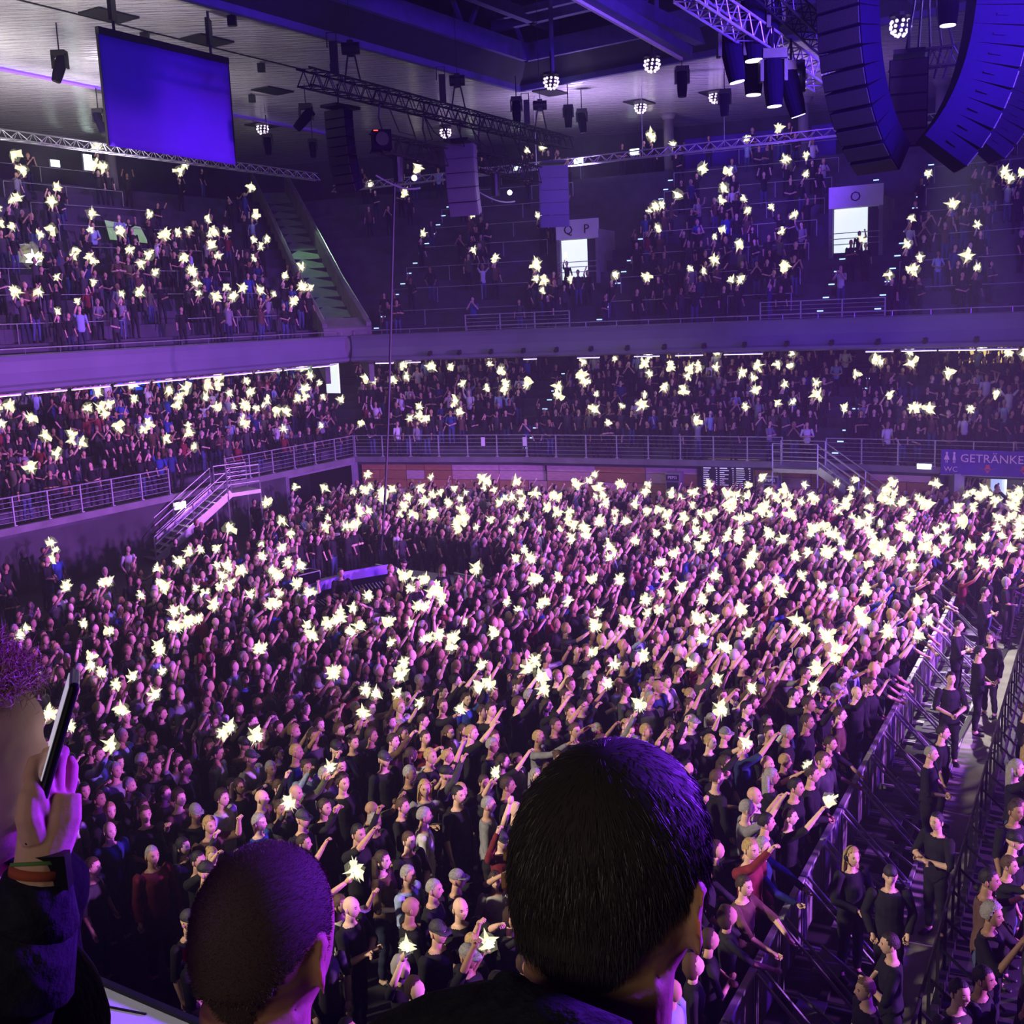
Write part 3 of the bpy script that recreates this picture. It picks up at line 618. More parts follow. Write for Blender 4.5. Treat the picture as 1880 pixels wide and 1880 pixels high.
# floor emergency light box on side wall
P = atz(233, 925, 1.9); p = V3(A0+U*((P[:2]-A0)@U)+Wd*.12, 2.0)
r = empty('exit_sign', p, math.atan2(U[1], U[0]), 'glowing white box light on dark wall under the side railing', 'sign')
m = MB(); m.box((0, .02, 0), (.62, .1, .3)); m.obj('housing', 'white_paint', r); m = MB(); m.box((0, -.05, 0), (.56, .02, .26)); m.obj('lit_face', 'flash', r)
P, t, n = far_frame(1697, TZ+.12, -.14); r = empty('exit_sign', P, math.atan2(t[1], t[0]), 'glowing white box light on far railing before the banner', 'sign')
m = MB(); m.box((0, .02, 0), (.6, .08, .24)); m.obj('housing', 'white_paint', r); m = MB(); m.box((0, -.04, 0), (.54, .02, .2)); m.obj('lit_face', 'exit_green', r)
# ================================================================== RIGGING
lace_cache = {}
def truss(a, b, wd, ht, pitch, mt, label, name='lighting_truss', chords=4, r=.025, group=None, cat='truss'):
    a = np.array(a, float); b = np.array(b, float); g = empty(name, a, 0, label, cat, group); d = b-a; L = np.linalg.norm(d); d = d/L
    s = np.cross(d, (0, 0, 1)); s /= np.linalg.norm(s); u = np.cross(s, d)
    cs = [s*wd/2*i+u*ht/2*j for i in (-1, 1) for j in (-1, 1)] if chords == 4 else [s*wd/2-u*ht/2, -s*wd/2-u*ht/2, u*ht/2]
    for c in cs: m = MB(); m.tube([c, c+b-a], r, 8); m.obj('chord', mt, g)
    n = max(2, round(L/pitch)); st = L/n; pairs = [(0, 1), (2, 3), (1, 3), (0, 2)] if chords == 4 else [(0, 2), (1, 2), (0, 1)]
    for (i, j) in pairs:
        m = MB(); m.tube([cs[i], cs[j]+d*st/2], r*.55, 5).tube([cs[j]+d*st/2, cs[i]+d*st], r*.55, 5); me = m.mesh('lacing', mt)
        for k in range(n): link('lacing', me, g, d*st*k)
    return g
def hoist(p, ztop, label, parent_label=None):
    g = empty('chain_hoist', p, 0, label, 'hoist', 'chain hoists over the black truss'); m = MB(); m.tube([(-.28, 0, .3), (.28, 0, .3)], .19, 14).box((0, 0, .3), (.2, .3, .46)); m.obj('motor', 'black_metal', g)
    m = MB(); m.tube([(-.1, 0, .15), (-.26, 0, -.75)], .03, 5).tube([(.1, 0, .15), (.26, 0, -.75)], .03, 5); m.obj('sling', 'black', g)
    m = MB(); m.box((-.55, 0, .05), (.24, .24, .95)); m.obj('chain_bag', 'black', g); m = MB(); m.tube([(-.75, 0, .35), (-.75, 0, .8), (-.45, 0, .8), (-.45, 0, .35)], .02, 5); m.obj('bracket', 'black_metal', g)
    m = MB(); m.tube([(0, 0, .45), (0, 0, ztop-p[2])], .012, 5); m.obj('chain', 'black_metal', g); return g
T0 = atR(557, 141, 37.0); ud = V3(U, 0)/np.linalg.norm(U)
Lt = min(np.linspace(6, 40, 600), key=lambda q: abs(proj(T0+ud*q)[0]-1043)); T1 = T0+ud*Lt
dz = (atY(1043, 264, T1[1])[2]-T1[2]); T1 = T1+np.array((0, 0, dz))
truss(T0, T1, .5, .5, .62, 'black_metal', 'long black lighting truss hung in front of the corner', r=.035)
tp_ = lambda f, dz=0: T0+(T1-T0)*f+np.array((0, 0, dz))
for i, f in enumerate((.14, .50, .86)): hoist(tp_(f, .95), CZ+5, 'black chain hoist above the black truss, %s from its near end' % ORD[i])
def line_array(top, fdir, nbox, w, hb, dp, curve, label, tilt0=0.0, mats=('cabinet', 'grille'), frame=True):
    """stack of cabinets, front normal fdir, curving back towards the bottom"""
    top = np.array(top, float); f = np.array((fdir[0], fdir[1], 0.)); f /= np.linalg.norm(f); s = np.cross((0, 0, 1.), f)
    g = empty('speaker_array', top, 0, label, 'speaker'); p = np.zeros(3)
    if frame:
        m = MB(); m.beam(p+f*.55+[0, 0, .12], p-f*.75+[0, 0, .12], w*.8, .10); m.beam(p+[0, 0, .1], p+[0, 0, .9], .05); m.obj('fly_frame', 'black_metal', g)
    bm_ = MB(); bm_.loft([[np.array((x, y*(1 if x > 0 else .9), z*(1 if x > 0 else .94))) for y, z in ((-w/2, -hb/2+.004), (w/2, -hb/2+.004), (w/2, hb/2-.004), (-w/2, hb/2-.004))] for x in (dp/2, -dp/2)])
    cab = bm_.mesh('cabinet', mats[0]); gm = MB(); gm.box((dp/2+.012, 0, 0), (.03, w*.94, hb*.86)); gr = gm.mesh('grille', mats[1])
    hm = MB(); hm.box((0, -w/2-.006, 0), (dp*.22, .012, .04)); hd = hm.mesh('handle', mats[0])
    for i in range(nbox):
        a = tilt0+curve*(i/max(1, nbox-1))**1.6
        fn = f*math.cos(a)-np.array((0, 0, 1.))*math.sin(a); un = np.cross(fn, s); dn = -un
        c = p+dn*hb/2
        R = Matrix(((fn[0], s[0], un[0]), (fn[1], s[1], un[1]), (fn[2], s[2], un[2])))
        o = link('cabinet', cab, g, c, R.to_euler()); link('grille', gr, o); link('handle', hd, o)
        p = p+dn*hb
    return g
S1 = atY(622, 203, T0[1]+6.0)
line_array(S1, (-.55, -.84), 9, .95, .31, .5, .35, 'tall dark curved speaker array nearest the fabric screen')
for (x, y, n_, cv, lab) in ((846, 266, 5, .30, 'blue-lit speaker array with pale underside in the middle of the black truss'), (1014, 305, 5, .10, 'small square blue-lit speaker array at the far end of the black truss')):
    f_ = min(np.linspace(0, 1, 200), key=lambda q: abs(proj(tp_(q))[0]-x)); P = atY(x, y, tp_(f_)[1]-.3)
    line_array(P, (-.30, -.95) if n_ == 5 and cv > .2 else (.1, -1), n_, 1.15 if cv > .2 else 1.25, .50, .55, cv, lab, mats=('cabinet_small', 'cabinet_small'))
    m = MB(); m.tube([P+[0, 0, .6], tp_(f_, -.2)], .03, 5); m.obj('rigging_sling', 'black', None, label='black sling holding the %s speaker array' % ('middle' if cv > .2 else 'small square'), cat='sling')
for x0, y0, x1, y1, lab in ((690, 262, 812, 290, 'short black truss piece with projector below the long truss'), (872, 296, 985, 322, 'short black truss piece between the middle and small speaker arrays')):
    f0 = min(np.linspace(0, 1, 200), key=lambda q: abs(proj(tp_(q))[0]-x0)); Y0 = tp_(f0)[1]; a = atY(x0, y0, Y0); b = atY(x1, y1, Y0+3.2)
    truss(a, b, .5, .6, .6, 'black_metal', lab, r=.035)
    for k in (.15, .8):
        q = a+(b-a)*k; m = MB(); m.tube([q, q+[-.2, 0, .9], q+[-.1, 0, 1.8]], .035, 6); m.obj('hanging_strap', 'black', None, label='black strap carrying the %s truss piece at its %s end' % ('projector' if x0 < 800 else 'farther', 'near' if k < .5 else 'far'), cat='strap')
    q = a+(b-a)*.3+np.array((0, 0, -.3)); g = empty('moving_light', q, 0, 'dark lamp with curved bumper bar under %s' % ('the projector truss piece' if x0 < 800 else 'the farther truss piece'), 'lamp')
    m = MB(); m.tube([(0, 0, 0), (0, 0, -.85)], [.2, .17], 12); m.obj('lamp_body', 'black_metal', g)
    m = MB(); m.tube([(-.75+1.5*t, -.25, -.62-.5*math.sin(math.pi*t*.6)) for t in np.linspace(0, 1, 9)], .03, 6); m.obj('bumper_bar', 'steel', g); m = MB(); m.ell((.55, -.2, -.75), (.1, .1, .1), 10, 8); m.obj('lens', 'lens', g)
f0 = min(np.linspace(0, 1, 200), key=lambda q: abs(proj(tp_(q))[0]-708)); P = atY(700, 258, tp_(f0)[1]-.3); g = empty('projector', P, .2, 'black projector box with round lens and red tally', 'projector')
m = MB(); m.box((0, 0, 0), (.62, .7, .62)); m.obj('body', 'cabinet', g); m = MB(); m.tube([(0, -.35, 0), (0, -.42, 0)], .22, 16); m.obj('lens_ring', 'black_metal', g); m = MB(); m.box((-.2, -.36, .27), (.14, .02, .03)); m.obj('tally_light', 'red_tally', g)
# loose cables on the black truss and the long multicore down to the mixing desk
m = MB()
for i in range(9):
    f = .25+.06*i; a = tp_(f, -.3); m.tube([a, a+[.3, 0, -.8-.3*math.sin(i*2.1)], a+[.8, .3, -.9], tp_(f+.06, -.3)], .022, 5)
m.obj('cable_loops', 'black', None, label='black cable loops sagging below the long black truss', cat='cable')
ca = tp_(.36, -.3); ca = atY(727, 262, ca[1]); cb = atz(700, 1010, 1.0)
m = MB(); m.tube([ca+(cb-ca)*t+np.array((0, 0, -1.5*math.sin(math.pi*t)*t)) for t in np.linspace(0, 1, 14)], .045, 6); m.obj('multicore_cable', 'black', None, label='long black cable hanging from the black truss to the mixing desk', cat='cable')
# silver trusses along the stands
a = atz(612, 347, 16.5); b = atz(1542, 241, 16.5); truss(a, b, .36, .34, .7, 'steel', 'long silver truss hanging in front of the far upper stand', chords=3, r=.03)
a = atz(-40, 240, 17.0); b = atz(583, 325, 17.0); truss(a, b, .36, .36, .7, 'steel', 'long silver truss along the side upper stand behind the fabric screen', chords=3, r=.03)
a = atz(1690, 219, 16.5); b = atz(1990, 190, 16.5); truss(a, b, .36, .34, .7, 'steel', 'silver truss passing behind the two large black arrays', chords=3, r=.03)
for i, (x, y, z) in enumerate(((1330, 268, 16.6), (985, 305, 16.6), (250, 278, 17.1), (1180, 290, 16.6))):
    p = atz(x, y, z); m = MB(); m.tube([p, (p[0], p[1], CZ)], .015, 5); m.obj('wire_rope', 'steel', None, label='thin wire rope holding a silver truss, %s' % ('by the far wall screen', 'by the small speaker array', 'behind the fabric screen', 'before the far pillar')[i], cat='wire')
# fabric screen
zt = 18.4; a = atz(178, 60, zt); b = atz(418, 117, zt); g = empty('fabric_screen', a, 0, 'large hanging violet-blue fabric screen over the side stand', 'screen')
zb = min(np.linspace(10, 17, 300), key=lambda q: abs(proj((a[0], a[1], q))[1]-268)); zb2 = min(np.linspace(10, 17, 300), key=lambda q: abs(proj((b[0], b[1], q))[1]-303))
m = MB(); nx, nz = 16, 10; nrm = V3(Wd, 0); vs = []
for i in range(nx+1):
    for j in range(nz+1):
        t_ = i/nx; q = a+(b-a)*t_; z = zt+((zb*(1-t_)+zb2*t_)-zt)*j/nz; vs.append((q[0]-a[0]+nrm[0]*.02*math.sin(i*1.3+j*.4), q[1]-a[1]+nrm[1]*.02*math.sin(i*1.3), z-a[2]))
m.add(vs, [(i*(nz+1)+j, (i+1)*(nz+1)+j, (i+1)*(nz+1)+j+1, i*(nz+1)+j+1) for i in range(nx) for j in range(nz)]); o = m.obj('cloth', 'screen_fabric', g, smooth=True)
so = o.modifiers.new('thickness', 'SOLIDIFY'); so.thickness = .02
m = MB(); m.beam((0, 0, .08), b-a+[0, 0, .08], .16, .22); m.obj('roller_bar', 'black', g)
for k, (q0, q1) in enumerate((((0, 0, zb-a[2]), (0, 0, 0)), ((b-a)+[0, 0, zb2-b[2]], b-a))): m = MB(); m.beam(q0, q1, .07); m.obj('edge_cord', 'black', g)
for f in (.12, .86): q = (b-a)*f; m = MB(); m.tube([q+[0, 0, .1], q+[0, 0, CZ-zt]], .05, 6).box(q+[0, 0, .9], (.12, .5, .9)); m.obj('hanger', 'black_metal', g)
# moving heads
def moving_head(p, direction, label, s=1.0, lit=True, hang=.6, group=None):
    g = empty('moving_head_lamp', p, 0, label, 'lamp', group); m = MB(); m.box((0, 0, .22*s), (.42*s, .34*s, .16*s)); m.obj('base', 'black_metal', g)
    m = MB(); m.box((-.21*s, 0, -.02*s), (.06*s, .2*s, .42*s)).box((.21*s, 0, -.02*s), (.06*s, .2*s, .42*s)).box((0, 0, .16*s), (.46*s, .2*s, .06*s)); m.obj('yoke', 'black_metal', g)
    d = np.array(direction, float); d /= np.linalg.norm(d); o = np.array((0, 0, -.12*s)); m = MB(); m.tube([o-d*.30*s, o-d*.27*s, o-d*.05*s, o+d*.3*s, o+d*.52*s], [.10*s, .165*s, .18*s, .165*s, .14*s], 16); h = m.obj('head', 'cabinet', g, smooth=False)
    m = MB(); m.tube([o+d*.52*s, o+d*.535*s], .125*s, 16); m.obj('lens', 'lens' if lit else 'phone_body', h)
    m = MB(); m.tube([(0, 0, .28*s), (0, 0, .28*s+hang)], .025, 6); m.obj('clamp', 'black_metal', g); return g
for i, (x, y, sc, dr, lit) in enumerate(((110, 112, 1.35, (-.3, -.2, -1), 0), (181, 214, 1.3, (.3, 0, -1), 0), (491, 258, 1.3, (0, 0, -1), 0), (574, 266, 1.2, (0, 0, -1), 0), (948, 193, 1.4, (0, .3, -1), 0), (1330, 180, 1.5, (0, 0, -1), 0), (1068, 214, 1.4, (.1, 0, -1), 0), (1043, 206, 1.3, (0, 0, -1), 0), (1252, 140, 1.5, (0, 0, -1), 0), (562, 208, 1.6, (-.6, 0, -.6), 0))):
    p = atz(x, y, CZ-1.3)
    sc *= .85
    moving_head(p, dr, ['large black moving head hanging below the side ceiling before the fabric screen', 'small black moving head at the near edge of the fabric screen', 'black moving head with light cluster above, past the fabric screen', 'black moving head beside the corner pillar', 'black moving head near the ceiling opening corner', 'black moving head under the far ceiling before the far screen', 'black moving head next to a glowing ceiling reflection, farther of a pair', 'black moving head next to a glowing ceiling reflection, nearer of a pair', 'black tube lamp hanging from the end of the crossing beam', 'black moving head beside the tall dark speaker array'][i], sc, False, 1.28-.28*sc)
# round clusters of bulbs
bulb = MB(); bulb.ell((0, 0, 0), (.055, .055, .055), 8, 6); bulb = bulb.mesh('bulb', 'bulb', True)
for i, (x, y, z, lab) in enumerate(((1012, 150, 18.8, 'on the pole at the ceiling opening corner'), (1197, 118, 18.8, 'hanging in front of the far ceiling edge'), (1176, 197, 19.8, 'in the far ceiling hatch nearest the portal Q'), (1313, 178, 19.8, 'in the second far ceiling hatch'), (482, 236, 19.8, 'in the ceiling hatch past the fabric screen'), (818, 243, 19.6, 'behind the black truss middle'), (1468, 156, 19.6, 'behind the row of moving heads'), (1653, 48, 17.5, 'between the two large arrays'))):
    p = atz(x, y, z); g = empty('bulb_cluster', p, 0, 'round cluster of small white bulbs '+lab, 'lamp', None); m = MB(); m.tube([(0, 0, .26), (0, 0, .36)], .34, 16).tube([(0, 0, .3), (0, 0, 1.2)], .04, 6); m.obj('mount', 'black_metal', g)
    m = MB(); m.ell((0, 0, 0), (.26, .26, .26), 12, 8); m.obj('core', 'black_metal', g); k = 0
    for lat in (-1.1, -.6, -.1, .4):
        for j in range(int(9*math.cos(lat))+1):
            a_ = 2*math.pi*j/(int(9*math.cos(lat))+1)+lat*3; link('bulb', bulb, g, (.3*math.cos(lat)*math.cos(a_), .3*math.cos(lat)*math.sin(a_), .3*math.sin(lat)))
for i, (x, y) in enumerate(((265, 58), (425, 26), (479, 114), (462, 172), (612, 115))):
    p = atz(x, y, CZ); g = empty('ceiling_box_lamp', p, 0, 'small dark box lamp on the side ceiling, %s counting from the fabric screen hanger' % ORD[i], 'lamp'); m = MB(); m.box((0, 0, -.22), (.3, .22, .34)); m.obj('body', 'black_metal', g); m = MB(); m.beam((0, 0, -.1), (0, 0, 0), .05); m.obj('stem', 'black_metal', g)
for i, (x, y0, y1) in enumerate(((1015, -40, 150), (1207, -40, 112), (992, 120, 205))):
    p = atz(x, y1, 19.2); m = MB(); m.tube([p, (p[0], p[1], CZ+6.4)], .10 if i < 2 else .02, 8); m.obj('drop_pole', 'roof_steel', None, label='violet-lit steel pole dropping from the roof, %s' % ('at the opening corner', 'before the far ceiling edge', 'thin one over the small speaker array')[i], cat='pole')
# near truss and moving heads by the big arrays
YR = 25.0
a = atY(1255, -22, YR-2.5); b = atY(1512, 148, YR+2.5); truss(a, b, .42, .42, .5, 'steel', 'bright silver truss sloping above the row of large moving heads', r=.028)
a2 = a+np.array((1.3, .6, .5)); b2 = b+np.array((1.0, .6, .3)); truss(a2, b2, .42, .42, .5, 'black_metal', 'black truss parallel to the bright silver one, behind it', r=.028)
for i, (x, y, dr, s_) in enumerate(((1343, 78, (.18, 0, -1), 1.25), (1383, 102, (0, 0, -1), 1.25), (1419, 125, (.05, 0, -1), 1.2), (1452, 146, (.3, .1, -1), 1.2), (1381, 22, (.05, 0, -1), 1.5), (1413, 22, (-.1, 0, -1), 1.3), (1543, -8, (.05, 0, -1), 1.4), (1742, -30, (.0, 0, -1), 1.3))):
    p = atY(x, y, YR-.2+.5*(i % 2)); moving_head(p, dr, 'large black moving head with white lens, '+['first of the row under the silver truss', 'second of the row under the silver truss', 'third of the row under the silver truss', 'last of the row under the silver truss', 'higher one above the row, nearer', 'higher one above the row, farther', 'hanging before the first large array', 'hanging before the second large array'][i], s_, True, .5)
line_array(atY(1558, -50, 24), (-.80, -.60), 11, 1.05, .36, .72, .85, 'huge dark curved speaker array beside the row of moving heads', tilt0=.02)
line_array(atY(1838, -50, 23), (.98, -.19), 10, 1.2, .355, 1.0, .62, 'huge blue-lit curved speaker array at the edge of the picture', tilt0=.06)
line_array(atY(1912, -20, 27), (.98, -.10), 11, 1.1, .34, .8, .62, 'second huge blue-lit array behind the outermost one', tilt0=.08)
line_array(atY(1668, 112, 27), (-.3, -.95), 5, .85, .38, .6, .05, 'small dark speaker stack hanging between the two huge arrays', frame=True)
m = MB()
for i in range(5):
    p = atY(1690+i*9, 10, 27.5); m.tube([p+[0, 0, 1.5], p+[-.15+.06*i, 0, 0], p+[-.3+.16*i, 0, -.9], p+[-.25+.1*i, .1, -1.6]], .03, 6)
m.obj('cable_bundle', 'black', None, label='bundle of black cables hanging between the two huge arrays', cat='cable')
m = MB(); a = atY(1672, 112, 27.4); b = atY(1762, 100, 27.4); truss(a, b, .3, .4, .45, 'black_metal', 'short black truss between the two huge arrays', r=.025)
# ================================================================== FLOOR FURNITURE
BL0 = np.array((2.75, 12.6)); bu = np.array((.478, .878)); bu /= np.linalg.norm(bu); bn = np.array((bu[1], -bu[0]))   # barricade line and the side facing the lane
m = MB(); q = [BL0-bu*6+bn*1.12, BL0+bu*24+bn*1.12, BL0+bu*24+bn*1.86, BL0-bu*6+bn*1.86]; m.prism(q, .002, .012); struct('floor_lane_mat', m, 'floor_lane')
hd_ = math.atan2(bu[1], bu[0])
def bar_unit():
    g = empty('crowd_barrier'); b = MB(); b.box((.6, 0, 1.12), (1.18, .085, .05)); b.obj('top_rail', 'galv', g)
    b = MB(); b.box((.6, 0, .62), (1.14, .02, .94)); b.obj('panel', 'frame_metal', g)
    for x in (.08, 1.12): b = MB(); b.beam((x, -.05, 1.1), (x, -1.05, .05), .035); b.obj('strut', 'galv', g); b = MB(); b.beam((x, 0, 0), (x, 0, 1.1), .05); b.obj('post', 'galv', g)
    b = MB(); b.beam((0, -1.08, .03), (1.2, -1.08, .03), .06).beam((.03, 0, .03), (.03, -1.08, .03), .05).beam((1.17, 0, .03), (1.17, -1.08, .03), .05).beam((.6, -.4, .5), (.6, -1.05, .05), .035); b.obj('base_frame', 'galv', g)
    b = MB(); b.box((.6, -.52, .26), (.62, .36, .03)); b.obj('step_plate', 'board_grey', g); return g
g0 = bar_unit(); N1 = 19
for i in range(N1):
    p = BL0+bu*(i*1.22-2.4); g = g0 if i == 0 else copy_tree(g0)
    g.location = (p[0], p[1], 0); g.rotation_euler = (0, 0, hd_); g['label'] = 'violet-lit crowd barrier section leaned on by the audience, %s counting into the hall' % ORD[i]; g['category'] = 'barrier'; g['group'] = 'barrier sections along the audience side of the lane'
BR0 = np.array((4.55, 11.9)); 
def fence_unit():
    g = empty('lane_fence'); b = MB(); b.tube([(0, 0, 1.08), (1.5, 0, 1.08)], .025, 6); b.obj('top_rail', 'black_metal', g)
    b = MB(); b.box((.75, 0, .08), (1.5, .10, .16)); b.obj('base_board', 'black', g)
    for x in (.03, .75): b = MB(); b.beam((x, 0, 0), (x, 0, 1.08), .04).beam((x, 0, .9), (x+.25, -.8, .04), .035); b.obj('post', 'black_metal', g)
    b = MB(); b.box((.35, .056, .12), (.3, .01, .03)); b.obj('tape_mark', 'sticker', g); return g
g0 = fence_unit()
for i in range(16):
    p = BR0+bu*(i*1.52-1.5); g = g0 if i == 0 else copy_tree(g0)
    g.location = (p[0], p[1], 0); g.rotation_euler = (0, 0, hd_); g['label'] = 'black lane fence section with white tape, %s counting into the hall' % ORD[i]; g['category'] = 'fence'; g['group'] = 'black fence sections on the stage side of the lane'
m = MB(); a = atz(1490, 1880, 0); b = atz(1740, 1400, 0); d = (b-a)/np.linalg.norm(b-a); m.beam(a-d*3+[0, 0, .04], b+d*9+[0, 0, .04], .10, .08); m.obj('cable_ramp', 'black', None, label='low black cable ramp along the lane floor', cat='cable ramp')
m = MB(); q = [atz(x, y, 0)[:2] for x, y in ((572, 1082), (690, 1052), (900, 1080), (880, 1150), (700, 1180), (585, 1175))]; m.prism(q, 0, .30); struct('floor_mixing_riser', m, 'board_grey')
# mixing position
mm('desk_violet', (.22, .14, .5), .5)
def world(px, py, z=0): return atz(px, py, z)
def console(p, rot, label, cover=False):
    g = empty('mixing_console', p, rot, label, 'mixing desk'); m = MB(); m.box((0, 0, .45), (1.7, .6, .06)); m.obj('table', 'black', g)
    for x in (-.8, .8): m = MB(); m.box((x, 0, .22), (.06, .55, .44)); m.obj('leg', 'black_metal', g)
    m = MB(); m.loft([[(x, -.42, .78), (x, .42, 1.12), (x, .42, 1.0), (x, -.42, .5)] for x in (-.85, .85)]); m.obj('desk_body', 'cabinet', g)
    R = Matrix.Rotation(math.atan2(.34, .84), 3, 'X')
    if cover:
        m = MB(); vs = []; 
        for i in range(13):
            for j, (y, z) in enumerate(((-.5, .45), (-.46, .8), (-.1, 1.0), (.3, 1.16), (.48, 1.12), (.5, .6))): vs.append((-.92+.153*i, y+.02*math.sin(i*2), z+.02*math.sin(i*1.7+j)))
        m.add(vs, [(i*6+k, (i+1)*6+k, (i+1)*6+k+1, i*6+k+1) for i in range(12) for k in range(5)]); m.obj('dust_cover', 'sticker', g, smooth=True)
    else:
        for k in range(14): m = MB(); m.box((-.75+k*.115, -.12, .93), (.03, .3, .02), np.array(R)); m.obj('fader_strip', 'galv', g)
        m = MB(); m.box((0, .36, 1.25), (1.5, .04, .34), np.array(Matrix.Rotation(.3, 3, 'X'))); m.obj('screen_row', 'desk_violet', g)
    return g
p = world(682, 1088, 1); console((p[0], p[1], .3), .55, 'wide violet-lit mixing desk with screens inside the crowd'); p = world(830, 1110, 1); console((p[0], p[1], .3), .45, 'mixing desk under a pale violet dust cover', True)
p = world(610, 1112, 1); console((p[0], p[1], .3), .9, 'smaller mixing desk nearest the standing crew')
for i, (x, y, s_, lab) in enumerate(((740, 1135, .8, 'low black flight case with laptop before the covered desk'), (640, 1140, .9, 'black flight case behind the smaller desk'), (780, 1115, .7, 'black flight case between the two wide desks'), (560, 1092, .9, 'grey-edged flight case at the outer corner of the mixing area'))):
    p = world(x, y, .3); g = empty('flight_case', p, .5+.1*i, lab, 'case'); m = MB(); m.box((0, 0, .4), (.9, .6, .75)); m.obj('body', 'cabinet', g); m = MB()
    for sx in (-.45, .45):
        for sy in (-.3, .3): m.beam((sx, sy, .03), (sx, sy, .78), .03)
    for z in (.03, .78): m.beam((-.45, -.3, z), (.45, -.3, z), .03).beam((-.45, .3, z), (.45, .3, z), .03).beam((-.45, -.3, z), (-.45, .3, z), .03).beam((.45, -.3, z), (.45, .3, z), .03)
    m.obj('edge_trim', 'steel', g)
    if i == 0: m = MB(); m.box((0, 0, .82), (.36, .26, .03)); m.obj('laptop_base', 'galv', None, loc=p+[0, 0, .3], rot=.5, label='open laptop glowing on the low flight case', cat='laptop')
def tbar(x0, y0, x1, y1, label):
    a, b = world(x0, y0, 1.1), world(x1, y1, 1.1); g = empty('steel_barrier', (a[0], a[1], 0), 0, label, 'barrier'); o = V3(a[:2], 0); m = MB(); m.tube([a-o, b-o], .04, 6); m.obj('top_rail', 'steel', g); n = max(2, int(np.linalg.norm(b-a)/1.1))
    for i in range(n+1): q = a+(b-a)*i/n-o; m = MB(); m.tube([(q[0], q[1], 0), q], .03, 6); m.obj('post', 'steel', g)
    m = MB(); m.tube([a-o-[0, 0, .8], b-o-[0, 0, .8]], .025, 6); m.obj('lower_rail', 'steel', g)
tbar(690, 1037, 728, 1043, 'short bright steel barrier behind the mixing desks'); tbar(834, 1052, 950, 1078, 'long bright steel barrier behind the mixing area'); tbar(955, 1078, 1022, 1090, 'steel barrier piece continuing the long one')
tbar(548, 1060, 600, 1140, 'steel barrier on the outer side of the mixing area'); tbar(560, 1185, 700, 1178, 'low-lit steel barrier closing the front of the mixing area'); tbar(840, 1160, 905, 1120, 'steel barrier beside the covered desk'); tbar(510, 1085, 545, 1130, 'dark steel barrier at the crowd edge of the mixing area')
# ================================================================== PEOPLE
def head_mesh(mb, c, nu, nv, mi=0, yaw=0.0, pitch=0.0, s=1.0):
    R = rotz(yaw)@np.array(Matrix.Rotation(-pitch, 3, 'Y')); c = np.array(c, float); vs = []; 
    for i in range(nv+1):
        t = math.pi*i/nv; k = 1 if i in (0, nv) else nu
        for j in range(k):
            p = 2*math.pi*j/nu; d = np.array((math.sin(t)*math.cos(p), math.sin(t)*math.sin(p), math.cos(t)))
            x, y, z = d[0]*.098, d[1]*.076, d[2]*.118
            if z < 0: y *= 1-.32*(-d[2])**1.5; x = x*(1-.12*(-d[2])) + .012*(-d[2])
            if d[0] < 0 and z < -.03: x *= .82
            if nu >= 16 and d[0] > 0:
                f = math.exp(-((d[1])/.20)**2)
                x += .024*f*math.exp(-((d[2]+.12)/.17)**2)                 # nose
                x += .010*math.exp(-(d[1]/.3)**2)*math.exp(-((d[2]+.86)/.16)**2)  # chin
                x -= .010*math.exp(-((abs(d[1])-.36)/.17)**2)*math.exp(-((d[2]-.10)/.12)**2)  # eyes
                x += .006*math.exp(-((d[1])/.5)**2)*math.exp(-((d[2]-.30)/.10)**2)
                x += .006*math.exp(-(d[1]/.28)**2)*math.exp(-((d[2]+.50)/.09)**2)
            vs.append(c+R@(np.array((x, y, z))*s))
    fs = []; base = lambda i: 0 if i == 0 else 1+(i-1)*nu
    for j in range(nu): fs.append((0, 1+j, 1+(j+1) % nu)); fs.append((len(vs)-1, base(nv-1)+(j+1) % nu, base(nv-1)+j))
    for i in range(1, nv-1):
        for j in range(nu): k = (j+1) % nu; fs.append((base(i)+j, base(i+1)+j, base(i+1)+k, base(i)+k))
    mb.add(vs, fs, mi)
# arm poses as (elbow, wrist, hand tip) for the arm on side +1; mirrored for -1
ARM = {'down': ((.0, .25, 1.14), (.09, .27, .90)), 'up': ((.25, .27, 1.50), (.40, .20, 1.76)), 'high': ((.25, .24, 1.60), (.44, .17, 1.86)),
       'reach': ((.30, .20, 1.48), (.55, .15, 1.66)), 'face': ((.20, .27, 1.20), (.34, .06, 1.50)), 'cross': ((.10, .28, 1.14), (.25, -.02, 1.17)),
       'belly': ((.05, .27, 1.13), (.24, .05, 1.05)), 'lean': ((.26, .26, 1.22), (.50, .18, 1.10)), 'cheer': ((.08, .34, 1.62), (.14, .28, 1.88)), 'pocket': ((-.04, .28, 1.15), (.08, .20, .93)), 'straight': ((.18, .24, 1.66), (.30, .20, 1.95))}
POSES = {'up_r': ('down', 'up'), 'high_r': ('down', 'high'), 'straight_r': ('belly', 'straight'), 'up_l': ('up', 'down'), 'high_l': ('high', 'down'), 'reach_r': ('down', 'reach'), 'reach_l': ('reach', 'belly'), 'film': ('face', 'face'), 'down': ('down', 'down'),
         'cross': ('cross', 'cross'), 'belly': ('belly', 'belly'), 'cheer': ('cheer', 'cheer'), 'lean': ('lean', 'lean'), 'pocket': ('pocket', 'pocket')}   # (left arm, right arm)
HZ = 1.655
